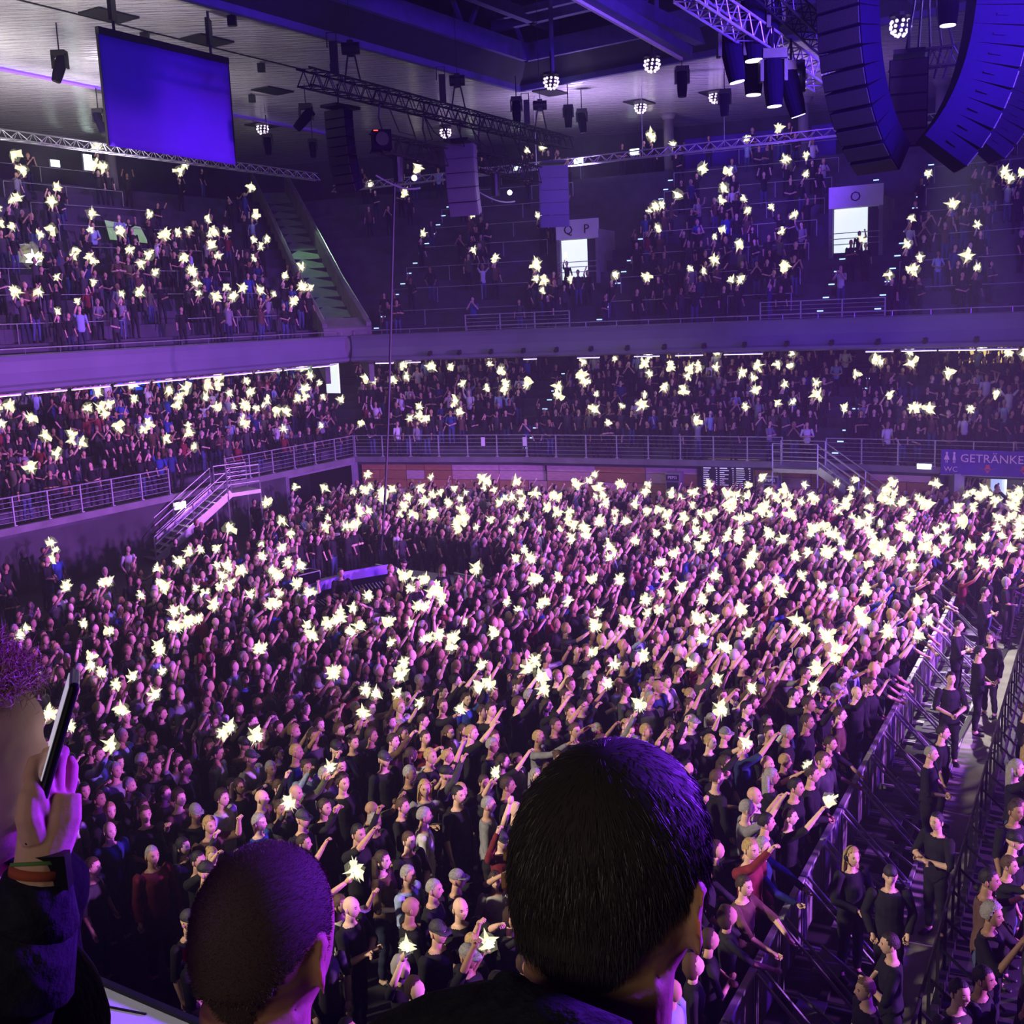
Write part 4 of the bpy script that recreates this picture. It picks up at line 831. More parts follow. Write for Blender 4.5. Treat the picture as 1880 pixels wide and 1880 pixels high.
def skeleton(pose, build):
    wS, wH = (.19, .165) if build == 'm' else (.168, .165); B = []
    la, ra = POSES[pose]; arms = []
    for sd, nm in ((1, la), (-1, ra)):
        e, w_ = [np.array((p[0], p[1]*sd, p[2])) for p in ARM[nm]]; sh = np.array((0, wS*sd, 1.415)); d = (w_-e)/np.linalg.norm(w_-e); arms.append((sh, e, w_, w_+d*.10, nm, sd))
    return arms, wS, wH
def build_body(mb, pose, build, hi, nohand=False):
    """writes the body into mb; material index: 0 skin 1 shirt 2 trousers 3 shoes 4 hair. Returns bones, hand points"""
    arms, wS, wH = skeleton(pose, build); n = 14 if hi else 8; na = 10 if hi else 5; nl = 12 if hi else 6; bones = []
    fat = 1.0 if build == 'm' else .9
    tor = [(.84, 0, .15, .10), (.93, 0, wH, .118*fat), (1.06, .005, .142*fat+.006, .102*fat), (1.2, .01, .152*fat, .112), (1.32, .012, .168*fat, .120), (1.41, .0, .155*fat, .10), (1.46, -.005, .095, .075)]
    R = []
    for z, cx, ry, rx in tor: R.append([np.array((cx+rx*math.cos(t), ry*math.sin(t), z)) for t in np.linspace(0, 2*math.pi, n, endpoint=False)])
    mb.loft(R, 1)
    mb.tube([(-.01, 0, 1.42), (.0, 0, 1.5), (.015, 0, 1.59)], [.062*fat, .056*fat, .055*fat], na+2, 0)
    bones += [((0, 0, .95), (0, 0, 1.38), .15, 1), ((0, .12, 1.40), (0, -.12, 1.40), .09, 1), ((0, 0, 1.52), (.02, 0, 1.72), .08, 0)]
    hands = []
    for sh, e, w_, h, nm, sd in arms:
        up = (e-sh)*.45+sh
        mb.tube([sh-(e-sh)*.1+[0, -.02*sd, 0], sh, up, e], [.05, .064*fat, .052*fat, .042], na, 1)
        mb.tube([e-(w_-e)*.03, e+(w_-e)*.3, w_], [.041, .041*fat, .027], na, 0)
        bones += [(sh, e, .05, 1), (e, w_, .036, 5), (w_, h, .04, 0)]; hands.append((w_, h, nm))
        if sd == -1 and pose == '_c' and nohand: continue
        if not hi: mb.tube([w_, w_+(h-w_)*.55, h], [.026, .042, .025], 5, 0)
        elif hi: mb.tube([w_, w_+(h-w_)*.3, w_+(h-w_)*.75], [(.026, .028), (.022, .042), (.018, .040)], 8, 0)
    for sd in (1, -1):
        hp, kn, an = np.array((0, .085*sd, .90)), np.array((.02, .10*sd, .49)), np.array((-.02, .115*sd, .09))
        mb.tube([hp+[0, 0, .04], hp-[0, 0, .12], kn, an+[0, 0, .15], an], [.085, .092, .058, .052, .042], nl, 2)
        bones += [(hp, kn, .085, 2), (kn, an, .055, 2), (an-[.02, 0, .05], an+[.14, .01*sd, -.05], .045, 3)]
        mb.tube([an+[-.05, 0, -.04], an+[.0, 0, -.035], an+[.10, .015*sd, -.05], an+[.17, .02*sd, -.06]], [(.035, .035), (.05, .042), (.035, .048), (.02, .035)], nl, 3)
    return bones, hands, arms
def fingers(mb, w_, h, nm, sd):
    """four bent fingers and a side thumb, rooted in the palm"""
    d = (h-w_)/np.linalg.norm(h-w_); side = np.cross(d, (1, 0, 0)) if abs(d[0]) < .9 else np.cross(d, (0, 0, 1)); side /= np.linalg.norm(side); nr = np.cross(side, d)
    if nr[0] < 0: nr = -nr
    c = w_+d*.072; curl = .9 if nm in ('up', 'high', 'reach', 'face', 'straight') else .45
    for i, L in enumerate((.060, .072, .068, .052)):
        o = c+side*(.026-.0175*i); a = o+d*L*.45+nr*.010*curl; b = a+d*L*.25*(1.1-curl)+nr*L*.5*curl; t_ = b+(nr*.3-d*.5*curl)*L*.35
        mb.tube([o-d*.012, a, b, t_], [.0095, .009, .0085, .007], 5, 0)
    o = w_+d*.03+side*.024; mb.tube([o, o+side*.022+d*.03+nr*.012, o+side*.012+d*.055+nr*.03], [.012, .010, .008], 5, 0)
VAR = {}
mm('feature', (.03, .018, .014), .6); mm('lips', (.30, .10, .09), .5)
dg_ = bpy.context.evaluated_depsgraph_get
def seg_d(P, a, b):
    a = np.array(a, float); b = np.array(b, float); d = b-a; t = np.clip(((P-a)@d)/(d@d), 0, 1); return np.linalg.norm(P-(a+t[:, None]*d), axis=1)
def sub_mesh(name, V, Fc, keep, nrm, off, matn):
    ids = sorted({i for f, k in zip(Fc, keep) if k for i in f}); mp = {i: k for k, i in enumerate(ids)}
    P = V[ids]+nrm[ids]*off(V[ids])[:, None]; me = bpy.data.meshes.new(name); me.from_pydata(P.tolist(), [], [tuple(mp[i] for i in f) for f, k in zip(Fc, keep) if k])
    me.materials.append(M[matn]); me.polygons.foreach_set('use_smooth', [True]*len(me.polygons)); me.update(); return me
def variant(pose, build, voxel=.017, headkw=None):
    key = (pose, build, voxel)
    if key in VAR: return VAR[key]
    mb = MB(); bones, hands, arms = build_body(mb, pose, build, True)
    o = link('tmp', mb.mesh('tmp', 'skin')); r = o.modifiers.new('r', 'REMESH'); r.mode = 'VOXEL'; r.voxel_size = voxel; s_ = o.modifiers.new('s', 'SMOOTH'); s_.factor = .5; s_.iterations = 1 if voxel < .014 else 1
    me = bpy.data.meshes.new_from_object(o.evaluated_get(dg_())); bpy.data.objects.remove(o)
    n = len(me.vertices); V = np.empty(n*3); me.vertices.foreach_get('co', V); V = V.reshape(-1, 3); N = np.empty(n*3); me.vertices.foreach_get('normal', N); N = N.reshape(-1, 3)
    D = np.stack([seg_d(V, a, b)/r_ for a, b, r_, c in bones]); cl = np.array([b[3] for b in bones])[D.argmin(0)]
    cl[(V[:, 2] > 1.455) & (np.abs(V[:, 1]) < .10) & (cl == 1)] = 0
    Fc = [tuple(p.vertices) for p in me.polygons]; fc = [cl[list(f)] for f in Fc]
    kt = [np.all((c == 1)) for c in fc]; kl = [np.all((c == 1) | (c == 5)) for c in fc]; kp = [np.all((c == 2) | ((c == 1) & (V[list(f), 2] < .99))) and V[list(f), 2].max() > .12 for c, f in zip(fc, Fc)]
    loose = lambda P: .010+.012*np.clip((1.25-P[:, 2])/.3, 0, 1)+.006*np.sin(P[:, 2]*38+P[:, 1]*11)*np.clip((1.45-P[:, 2])*3, 0, 1)*.5
    short = sub_mesh('shirt', V, Fc, kt, N, loose, 'shirt'); long_ = sub_mesh('shirt', V, Fc, kl, N, loose, 'shirt'); tr = sub_mesh('trousers', V, Fc, kp, N, lambda P: .007+.004*np.sin(P[:, 2]*40), 'trousers')
    me.materials.clear(); me.materials.append(M['skin']); me.materials.append(M['black'])
    me.polygons.foreach_set('material_index', [1 if (c == 3).all() else 0 for c in fc])
    hb = MB(); hpts = []
    head_mesh(hb, (.025, 0, HZ), 30, 24)
    for sd in (1, -1):
        hb.ell((.012, .079*sd, HZ-.01), (.018, .009, .032), 8, 6); hb.ell((.1045, .030*sd, HZ+.008), (.007, .013, .006), 8, 5, 2); hb.tube([(.104, .046*sd, HZ+.026), (.113, .030*sd, HZ+.031), (.112, .014*sd, HZ+.028)], .0042, 5, 2)
    hb.tube([(.104, .022, HZ-.058), (.116, .0, HZ-.056), (.104, -.022, HZ-.058)], .0042, 5, 3)
    for (w_, h, nm), sd in zip(hands, (1, -1)): fingers(hb, w_, h, nm, sd); hpts.append((w_, h, nm))
    bm = bmesh.new(); bm.from_mesh(me); hm = hb.mesh('h', ['skin', 'black', 'feature', 'lips']); bm.from_mesh(hm); bpy.data.meshes.remove(hm); out = bpy.data.meshes.new('person_body'); bm.to_mesh(out); bm.free()
    [out.materials.append(M[q]) for q in ('skin', 'black', 'feature', 'lips')]; out.polygons.foreach_set('use_smooth', [True]*len(out.polygons)); out.update(); bpy.data.meshes.remove(me)
    VAR[key] = dict(body=out, short=short, long=long_, trousers=tr, hands=hpts); return VAR[key]
def hair_mesh(style):
    mb = MB(); c = np.array((.022, 0, HZ+.006)); nu, nv = 26, 18
    k = {'short': 1.09, 'buzz': 1.035, 'long': 1.13, 'bun': 1.09, 'curly': 1.24, 'cap': 1.11, 'beanie': 1.13}[style]; vs = []; ok = []
    for i in range(nv+1):
        for j in range(nu):
            t = math.pi*i/nv; p = 2*math.pi*j/nu; d = np.array((math.sin(t)*math.cos(p), math.sin(t)*math.sin(p), math.cos(t)))
            front = d[0]
            lim = -.30 if front < .05 else (-.30+ (front-.05)*2.0 if front < .45 else .52)
            if style in ('cap', 'beanie'): lim = .12 if style == 'cap' else .08
            if style == 'long' and front < .3: lim = -1.0
            vis = d[2] > lim; kk = k if d[2] > lim+.12 else (1.0 if style != 'long' else k)
            if style in ('curly', 'short', 'long'): kk *= 1+(.05 if style == 'curly' else .015)*math.sin(i*2.3+j*1.7)
            x, y, z = d[0]*.098*kk, d[1]*.077*kk, d[2]*.118*kk
            if d[0] < 0 and z < -.03 and style not in ('long',): x *= .86
            vs.append(c+(x, y, z)); ok.append(vis)
    fs = []
    for i in range(nv):
        for j in range(nu):
            f = (i*nu+j, (i+1)*nu+j, (i+1)*nu+(j+1) % nu, i*nu+(j+1) % nu)
            if sum(ok[q] for q in f) >= 3: fs.append(f)
    mb.add(vs, fs)
    if style == 'long': mb.loft([[np.array((-.03+dx*r[0]+c[0]-.02, dy*r[1], z)) for dx, dy in ((-.9, -.6), (-1, 0), (-.9, .6), (-.2, .95), (.3, 1), (.1, .7), (.0, 0), (.1, -.7), (.3, -1), (-.2, -.95))] for z, r in ((HZ+.03, (.08, .085)), (HZ-.07, (.085, .095)), (HZ-.16, (.085, .11)), (HZ-.26, (.08, .11)), (HZ-.34, (.07, .085)))])
    if style == 'bun': mb.ell((-.085, 0, HZ+.06), (.045, .045, .045), 10, 8)
    if style == 'cap': mb.loft([[np.array((x, y*w_, HZ+.042+dz)) for y in np.linspace(-1, 1, 7)]+[np.array((x, y*w_, HZ+.030+dz)) for y in np.linspace(1, -1, 7)] for x, w_, dz in ((.05, .080, .004), (.08, .078, .0), (.13, .07, -.008), (.175, .045, -.018))])
    me = mb.mesh({'cap': 'cap', 'beanie': 'beanie'}.get(style, 'hair'), 'hair', True); return me
HAIR = {s: hair_mesh(s) for s in ('short', 'buzz', 'long', 'bun', 'curly', 'cap', 'beanie')}
SKINS = [(.50, .30, .22), (.58, .37, .28), (.45, .27, .19), (.62, .42, .33), (.30, .17, .11)]
SHIRTS = [('black', (.012, .012, .014))]*24+[('charcoal', (.045, .045, .05))]*3+[('white', (.55, .54, .55))]*2+[('grey', (.20, .20, .22))]*2+[('navy', (.02, .03, .12)), ('dark red', (.16, .02, .03)), ('blue', (.03, .06, .26)), ('brown', (.10, .055, .04)), ('brown', (.10, .055, .04)), ('olive', (.08, .09, .05)), ('pale blue', (.25, .32, .5))]
HCOL = [('black', (.008, .007, .007)), ('dark brown', (.03, .017, .01)), ('brown', (.07, .038, .02)), ('blond', (.38, .26, .11)), ('grey', (.26, .25, .25)), ('dark brown', (.035, .02, .012))]
TROUS = [(.012, .013, .018), (.02, .025, .05), (.05, .07, .15), (.015, .015, .015)]
pm = MB(); pm.box((0, 0, 0), (.010, .076, .152)); PHONE_ME = pm.mesh('phone', 'phone_body')
pm = MB(); pm.box((-.0062, 0, 0), (.002, .068, .140)); SCR_ME = pm.mesh('screen', 'text_light')
def burst(mb, c, r, seed, mi=0, amp=.85, nu=11, nv=7):  # oversized spiky blob, lens glare built into the torch's shape
    rs = random.Random(seed); vs = []; c = np.array(c, float); ph = rs.random()*6; ax = np.array((rs.gauss(0, 1), rs.gauss(0, 1), rs.gauss(0, 1))); ax /= np.linalg.norm(ax); ax2 = np.array((rs.gauss(0, 1), rs.gauss(0, 1), rs.gauss(0, 1))); ax2 /= np.linalg.norm(ax2)
    for i in range(nv+1):
        for j in range(1 if i in (0, nv) else nu):
            t = math.pi*i/nv; p = 2*math.pi*j/nu+ph; d = np.array((math.sin(t)*math.cos(p), math.sin(t)*math.sin(p), math.cos(t)))
            k = r*(.70+.30*amp*math.sin(5*(d@ax)+ph)+.22*amp*math.sin(7*(d@ax2))+(amp*rs.uniform(.5, 1.5) if rs.random() < .22 else amp*rs.uniform(-.2, .15))); vs.append(c+k*d)
    fs = []; base = lambda i: 0 if i == 0 else 1+(i-1)*nu
    for j in range(nu): fs.append((0, 1+j, 1+(j+1) % nu)); fs.append((len(vs)-1, base(nv-1)+(j+1) % nu, base(nv-1)+j))
    for i in range(1, nv-1):
        for j in range(nu): k = (j+1) % nu; fs.append((base(i)+j, base(i+1)+j, base(i+1)+k, base(i)+k))
    mb.add(vs, fs, mi)
BURST = []
for s in range(6): m = MB(); burst(m, (0, 0, 0), 1.0, s); BURST.append(m.mesh('torch_light', 'flash'))
POSE_TXT = {'up_r': 'arm raised', 'high_r': 'arm stretched high', 'straight_r': 'arm straight up', 'up_l': 'left arm raised', 'high_l': 'left arm high', 'reach_r': 'arm reaching', 'reach_l': 'left arm reaching', 'film': 'both hands at face', 'down': 'arms hanging', 'cross': 'arms crossed', 'belly': 'hands folded', 'cheer': 'both arms up', 'lean': 'arms leaning forward', 'pocket': 'hands in pockets'}
def person(x, y, z, head, pose, build, hair, hcol, scol, long_, skin, tcol, hgt, label, group, phone=None, voxel=.017):
    v = variant(pose, build, voxel); s = hgt/1.77
    o = link('person', v['body'], None, (x, y, z), head, s, label, 'person', group, color=skin)
    if hair: link(HAIR[hair].name.split('.')[0], HAIR[hair], o, color=hcol)
    link('shirt' if not long_ else 'sweater', v['long'] if long_ else v['short'], o, color=scol); link('trousers', v['trousers'], o, color=tcol)
    return o, v
def hand_world(x, y, z, head, s, hand, fwd=.03):
    w_, h, nm = hand; p = w_+(h-w_)*.95+np.array((fwd, 0, .045)); return np.array((x, y, z))+rotz(head)@(p*s)
# ------------------------------------------------------------------ where people stand
def on_side(P): return (np.asarray(P)-BL0)@bn            # >0: lane and beyond
spots = []                                                    # (x, y, z, zone, heading)
HEADS = math.atan2(Wd[1], Wd[0])
FOH = [atz(x, y, 0)[:2] for x, y in ((548, 1084), (690, 1058), (830, 1070), (985, 1108), (930, 1130), (905, 1165), (700, 1200), (560, 1195))]
def inside(p, poly):
    r = False; j = len(poly)-1
    for i in range(len(poly)):
        a, b = poly[i], poly[j]
        if (a[1] > p[1]) != (b[1] > p[1]) and p[0] < (b[0]-a[0])*(p[1]-a[1])/(b[1]-a[1])+a[0]: r = not r
        j = i
    return r
sp_ = .62
for i in range(-14, 95):
    for j in range(-26, 70):
        q = BL0+bu*(i*sp_*.98+(.3 if j % 2 else 0)+random.uniform(-.15, .15))-bn*(j*sp_*.95+.42+random.uniform(-.13, .13))
        sd = on_side(q)
        if -.30 < sd < 2.2 and proj(V3(q, 1.65))[1] > 1072: continue
        x, y, k = proj(V3(q, 1.65))
        if k < 2 or not (-90 < x < 1970 and 600 < y < 1990): continue
        if (q-A0)@Wd < .9: continue                               # side wall
        best = min(((along(FAR, s)[0]-q)@(along(FAR, s)[0]-q), s) for s in np.linspace(0, 34, 60))[1]; pw, tw, nw = along(FAR, best)
        dw = (pw-q)@nw
        if dw < (2.6 if x < 1290 else 1.2 if x < 1720 else -3): continue
        if inside(q, FOH): continue
        if (q[0]+11.5)**2+(q[1]-46)**2 < 2.2: continue
        drop = .10 if dw > 5 or x > 1250 else .40
        if x < 330 and y > 1560: drop = .62
        elif x < 700 and y > 1700: drop = .55
        elif y > 1500 and x < 900: drop = .28
        bx = np.interp(x, [0, 260, 420, 560, 640], [1130, 1040, 985, 925, 880])
        if y < bx: drop = .90
        elif y < bx+45: drop = .45
        if random.random() < drop: continue
        spots.append((q[0], q[1], 0.0, 'floor', HEADS+random.gauss(0, .28)))
NFLOOR = len(spots)
def stand(poly, side, rows, z0, rise, depth, first, occ, tag_, aisles, face, srange, portals=()):
    for r in range(-1 if tag_ == 'low' else 0, rows):
        off = first+depth*(r+.45) if r >= 0 else .75; z = z0+rise*(r+1); s = srange[0]
        a_, b_ = srange; 
        if side == 'L': b_ = lenL+off*.62-1.6*(tag_ == 'up')
        else: a_ = -off*.55+(1.9 if tag_ == 'up' else .5)
        s = a_
        while s < b_:
            s += random.uniform(.46, .66)
            if any(abs(s-q) < .62 for q in aisles) or any(abs(s-q) < w_/2 and abs(z-zq) < hq for q, w_, zq, hq in portals): continue
            o = occ(r, s)
            if random.random() > o: s += random.uniform(0, .5); continue
            if side == 'L' and s > lenL: p = LEFT[-1]+U/np.linalg.norm(U)*(s-lenL)+_seg_n(LEFT[1], LEFT[2])*off
            elif side == 'F' and s < 0: t0 = (FAR[1]-FAR[0])/np.linalg.norm(FAR[1]-FAR[0]); p = FAR[0]+t0*s+_seg_n(FAR[0], FAR[1])*off
            else: p = along(poly, max(0, min(s, plen(poly)-.01)), off)[0]
            x, y, k = proj(V3(p, z+1.6))
            if -70 < x < 1950 and k > 2: spots.append((p[0], p[1], z, tag_+side, face+random.gauss(0, .35)))
OF = 1.55; faceF = math.atan2(-.95, .1); 
stand(LEFT, 'L', LN, TZ, LR, LD, OF, lambda r, s: (.93 if r < 7 else .5 if r < 8 else .25) if r >= 0 else .75, 'low', AIS_LOW_L, HEADS-.25, (8, 0))
stand(FAR, 'F', LN, TZ, LR, LD, OF, lambda r, s: .93 if r >= 0 else .6, 'low', AIS_LOW_F, -1.45, (0, plen(FAR)))
stand(LEFT, 'L', UN, UZ, UR, UD, 1.05, lambda r, s: (.50 if r < 11 else .26)*(.5 if s > lenL-7.5 and r > 8 else 1), 'up', AIS_UP_L, HEADS-.25, (8, 0), [(s_L, 2.6, UZ+UR*12, 1.4)])
stand(FAR, 'F', UN, UZ, UR, UD, 1.05, lambda r, s: (.58 if r < 9 else .34)*(.45 if s < 8 else 1), 'up', AIS_UP_F, -1.45, (0, plen(FAR)), [(s_O, 3.4, UZ+UR*10.3, 2.6), (s_Q, 3.0, UZ+UR*9.5, 2.6)])
print('spots', NFLOOR, len(spots))
# ------------------------------------------------------------------ who they are
def region(x, y, sd):
    if sd > 0: return 'in the block beyond the black lane fence'
    q = -sd
    if q < 1.6: return 'in the front rows at the crowd barrier'
    if q < 4.0: return 'a few rows behind the crowd barrier'
    if q < 7.5: return 'in the middle of the near floor crowd'
    return 'in the rear rows of the near floor crowd'
info = []
for k, (x, y, z, tg, hd) in enumerate(spots):
    px, py, kk = proj((x, y, z+1.65)); info.append((math.hypot(x, y, z-H), px, py))
def hidden(px, py): return ((px-1130)/215)**2+((py-1640)/270)**2 < 1 or (px > 700 and px < 1330 and py > 1800) or ((px-487)/125)**2+((py-1730)/165)**2 < 1 or (px < 130 and py > 1560) or (px < 400 and py > 1795+(px-170)*.35 and px > 100)
floor_ids = [k for k in range(len(spots)) if spots[k][3] == 'floor' and -20 < info[k][1] < 1900 and info[k][2] < 1900 and not hidden(info[k][1], info[k][2])]
floor_ids.sort(key=lambda k: info[k][0]); GUARDS = 12; CREW = 6
near_ids = floor_ids[:300-GUARDS-CREW-3]; near = set(near_ids)
POSEL = ['up_r', 'high_r', 'straight_r', 'up_l', 'high_l', 'reach_r', 'film', 'down', 'cross', 'belly', 'pocket', 'reach_l']
recs = []
for k, (x, y, z, tg, hd) in enumerate(spots):
    R, px, py = info[k]; f = random.random() < .33; sd = on_side((x, y)) if tg == 'floor' else 0
    lit_p = {'floor': .24, 'lowL': .27, 'lowF': .25, 'upL': .44, 'upF': .33}[tg]
    if tg == 'floor' and py > 1500 and px < 900: lit_p = .09
    if tg == 'floor' and py > 1350: lit_p = min(lit_p, .14)
    if tg == 'floor' and 1100 > py: lit_p = .27
    has = random.random() < lit_p
    if has: pose = random.choice(('up_r', 'high_r', 'straight_r', 'up_l', 'high_l', 'reach_r', 'up_r', 'high_r'))
    else:
        pose = random.choice(('down', 'down', 'cross', 'belly', 'pocket', 'film', 'down', 'up_r', 'reach_l', 'belly') if random.random() < .8 else ('high_r', 'up_l', 'cheer', 'straight_r'))
    if not has and tg == 'floor' and py < 1640 and px > 500 and random.random() < .33: pose = random.choice(('high_r', 'straight_r', 'up_r', 'high_r', 'reach_r', 'straight_r'))
    if tg == 'floor' and -1.0 < sd < 0: pose = 'lean' if random.random() < .45 else pose
    hs = random.choice(('long', 'long', 'bun', 'short')) if f else random.choice(('short', 'short', 'short', 'buzz', 'buzz', 'curly', 'cap', None, 'short'))
    hc = random.choice(HCOL); shirt = random.choice(SHIRTS); lg = random.random() < .4
    if hs in ('cap',): hc = random.choice([('black', (.01, .01, .01)), ('grey', (.2, .2, .2)), ('dark', (.03, .03, .04))])
    recs.append(dict(k=k, x=x, y=y, z=z, hd=hd, pose=pose, b='f' if f else 'm', hair=hs, hc=hc, shirt=shirt, lg=lg, skin=random.choice(SKINS), tc=random.choice(TROUS), h=random.gauss(1.68 if f else 1.79, .06)*float(np.interp(R, [14, 24, 44], [1.15, 1.11, 1.0])), has=has or pose in ('up_r', 'film') and random.random() < .5, lit=has, R=R, px=px, py=py, sd=sd, tg=tg))
def base_label(r):
    hr = {'short': 'short %s hair', 'buzz': 'cropped %s hair', 'long': 'long %s hair', 'bun': '%s hair in a bun', 'curly': 'curly %s hair', 'cap': '%s cap', 'beanie': '%s beanie', None: 'a bald head'}[r['hair']]
    hr = hr % r['hc'][0] if '%s' in hr else hr
    return 'person with %s in %s %s, %s' % (hr, r['shirt'][0], 'sweater' if r['lg'] else 'T-shirt', POSE_TXT[r['pose']])
byl = {}
for k in near_ids: r = recs[k]; r['lab'] = base_label(r); byl.setdefault(r['lab'], []).append(r)
SHORT = {'in the block beyond the black lane fence': 'beyond fence', 'in the front rows at the crowd barrier': 'at barrier', 'a few rows behind the crowd barrier': 'behind barrier', 'in the middle of the near floor crowd': 'mid crowd', 'in the rear rows of the near floor crowd': 'rear crowd'}
for lab, rs in byl.items():
    if len(rs) == 1: continue
    by2 = {}
    for r in rs: by2.setdefault(SHORT[region(r['x'], r['y'], r['sd'])], []).append(r)
    for rg, q in by2.items():
        q.sort(key=lambda r: r['R'])
        for i, r in enumerate(q): r['lab'] = lab+', '+rg+('' if len(q) == 1 else ', %s nearest' % ORD[i])
GROUP = {'in the block beyond the black lane fence': 'audience beyond the lane fence'}
phones = []                                                    # (R, pos, heading, lit, r, label_hint)
for k in near_ids:
    r = recs[k]; s = r['h']/1.77
    o, v = person(r['x'], r['y'], r['z'], r['hd'], r['pose'], r['b'], r['hair'], r['hc'][1], r['shirt'][1], r['lg'], r['skin'], r['tc'], r['h'], r['lab'], GROUP.get(region(r['x'], r['y'], r['sd']), 'standing audience on the near floor'))
    if r['has'] and r['pose'] in ('up_r', 'high_r', 'straight_r', 'reach_r', 'up_l', 'high_l', 'reach_l', 'film'):
        hnd = v['hands'][1 if r['pose'].endswith('_r') or r['pose'] == 'film' else 0]
        P = hand_world(r['x'], r['y'], r['z'], r['hd'], s, hnd); phones.append((r['R'], P, r['hd'], r['lit'], r, 'near'))
# ------------------------------------------------------------------ the rest of the crowd: one mass of small figures
TEMPL = {}
def low_template(pose, build, hair):
    key = (pose, build, hair)
    if key in TEMPL: return TEMPL[key]
    mb = MB(); bones, hands, arms = build_body(mb, pose, build, False); head_mesh(mb, (.025, 0, HZ), 8, 6, 0)
    if hair:
        k = 1.12; c = np.array((.008, 0, HZ+.02)); mb.ell(c, (.098*k, .078*k, .115*k), 8, 5, 4) if hair != 'long' else mb.ell(c+[-.02, 0, -.03], (.095*k, .09*k, .16), 8, 5, 4)
        # keep the face clear: push the front of the cap back
        n0 = len(mb.v)-(8*4+2)
        for q in range(n0, len(mb.v)):
            x, y, z = mb.v[q]
            if x > c[0]+.035 and z < HZ+.065: mb.v[q] = (c[0]+.035, y*.9, z)
    V = np.array(mb.v); cl = np.zeros(len(V), int)
    tri = []
    for f, m_ in zip(mb.f, mb.mi):
        for i in f: cl[i] = m_
        for i in range(1, len(f)-1): tri.append((f[0], f[i], f[i+1]))
    fore = np.zeros(len(V), bool)
    TEMPL[key] = (V, np.array(tri), cl, hands); return TEMPL[key]
VV, TT, CC = [], [], []; nv_ = 0
for k, r in enumerate(recs):
    if k in near: continue
    V, T, cl, hands = low_template(r['pose'], r['b'], None if r['hair'] is None else ('long' if r['hair'] == 'long' else 'short'))
    s = r['h']/1.77; P = (V*s)@rotz(r['hd']).T+np.array((r['x'], r['y'], r['z'])); VV.append(P); TT.append(T+nv_); nv_ += len(V)
    pal = np.array([r['skin'], r['shirt'][1], r['tc'], (.02, .02, .02), r['hc'][1]]); CC.append(pal[cl])
    if r['has'] and (r['pose'].endswith('_r') or r['pose'].endswith('_l')):
        hnd = hands[1 if r['pose'].endswith('_r') else 0]; phones.append((r['R'], hand_world(r['x'], r['y'], r['z'], r['hd'], s, hnd), r['hd'], r['lit'], r, 'far'))
VV = np.concatenate(VV); TT = np.concatenate(TT); CC = np.concatenate(CC)
me = bpy.data.meshes.new('crowd'); me.vertices.add(len(VV)); me.vertices.foreach_set('co', VV.astype(np.float32).ravel())
me.loops.add(len(TT)*3); me.loops.foreach_set('vertex_index', TT.astype(np.int32).ravel()); me.polygons.add(len(TT)); me.polygons.foreach_set('loop_start', np.arange(0, len(TT)*3, 3, dtype=np.int32))
me.polygons.foreach_set('loop_total', np.full(len(TT), 3, dtype=np.int32)); me.polygons.foreach_set('use_smooth', np.ones(len(TT), bool)); me.update(); me.validate()
ca_ = me.color_attributes.new('Col', 'FLOAT_COLOR', 'POINT'); ca_.data.foreach_set('color', np.concatenate([CC, np.ones((len(CC), 1))], 1).astype(np.float32).ravel())
me.materials.append(M['crowd'])
link('crowd', me, None, label='far audience filling the back of the floor and all stand rows', cat='person', kind='stuff', group='audience')
print('crowd tris', len(TT))
# ------------------------------------------------------------------ phones: the nearest three hundred as things, the rest as one mass
phones.sort(key=lambda p: p[0]); used = {}
def zone_text(r):
    if r['tg'] == 'floor':
        if r['sd'] > 0: return 'beyond the lane fence'
        if r['py'] > 1350: return 'in the near floor crowd'
        if r['px'] > 1100: return 'in the floor crowd toward the barrier'
        if r['px'] < 560: return 'in the floor crowd beside the dark side wall'
        return 'in the floor crowd around the mixing desks'
    return {'lowL': 'in the lower side stand', 'lowF': 'in the lower far stand', 'upL': 'in the upper side stand', 'upF': 'in the upper far stand'}[r['tg']]
pb = MB(); count = 0
def burst_r(R): return .036+.0019*R
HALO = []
for s in range(6): m = MB(); burst(m, (0, 0, 0), 1.0, s+20, 0, .22); HALO.append(m.mesh('torch_glow_shell', 'torch_glow_shell'))
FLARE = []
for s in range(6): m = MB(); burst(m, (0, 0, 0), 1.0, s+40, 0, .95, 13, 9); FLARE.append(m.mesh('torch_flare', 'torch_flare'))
LIM = 300
visible = [p for p in phones if -5 < proj(p[1])[0] < 1885 and proj(p[1])[1] < 1885 and not hidden(*proj(p[1])[:2])]; vis = set(id(p) for p in visible[:LIM])
labs = {}
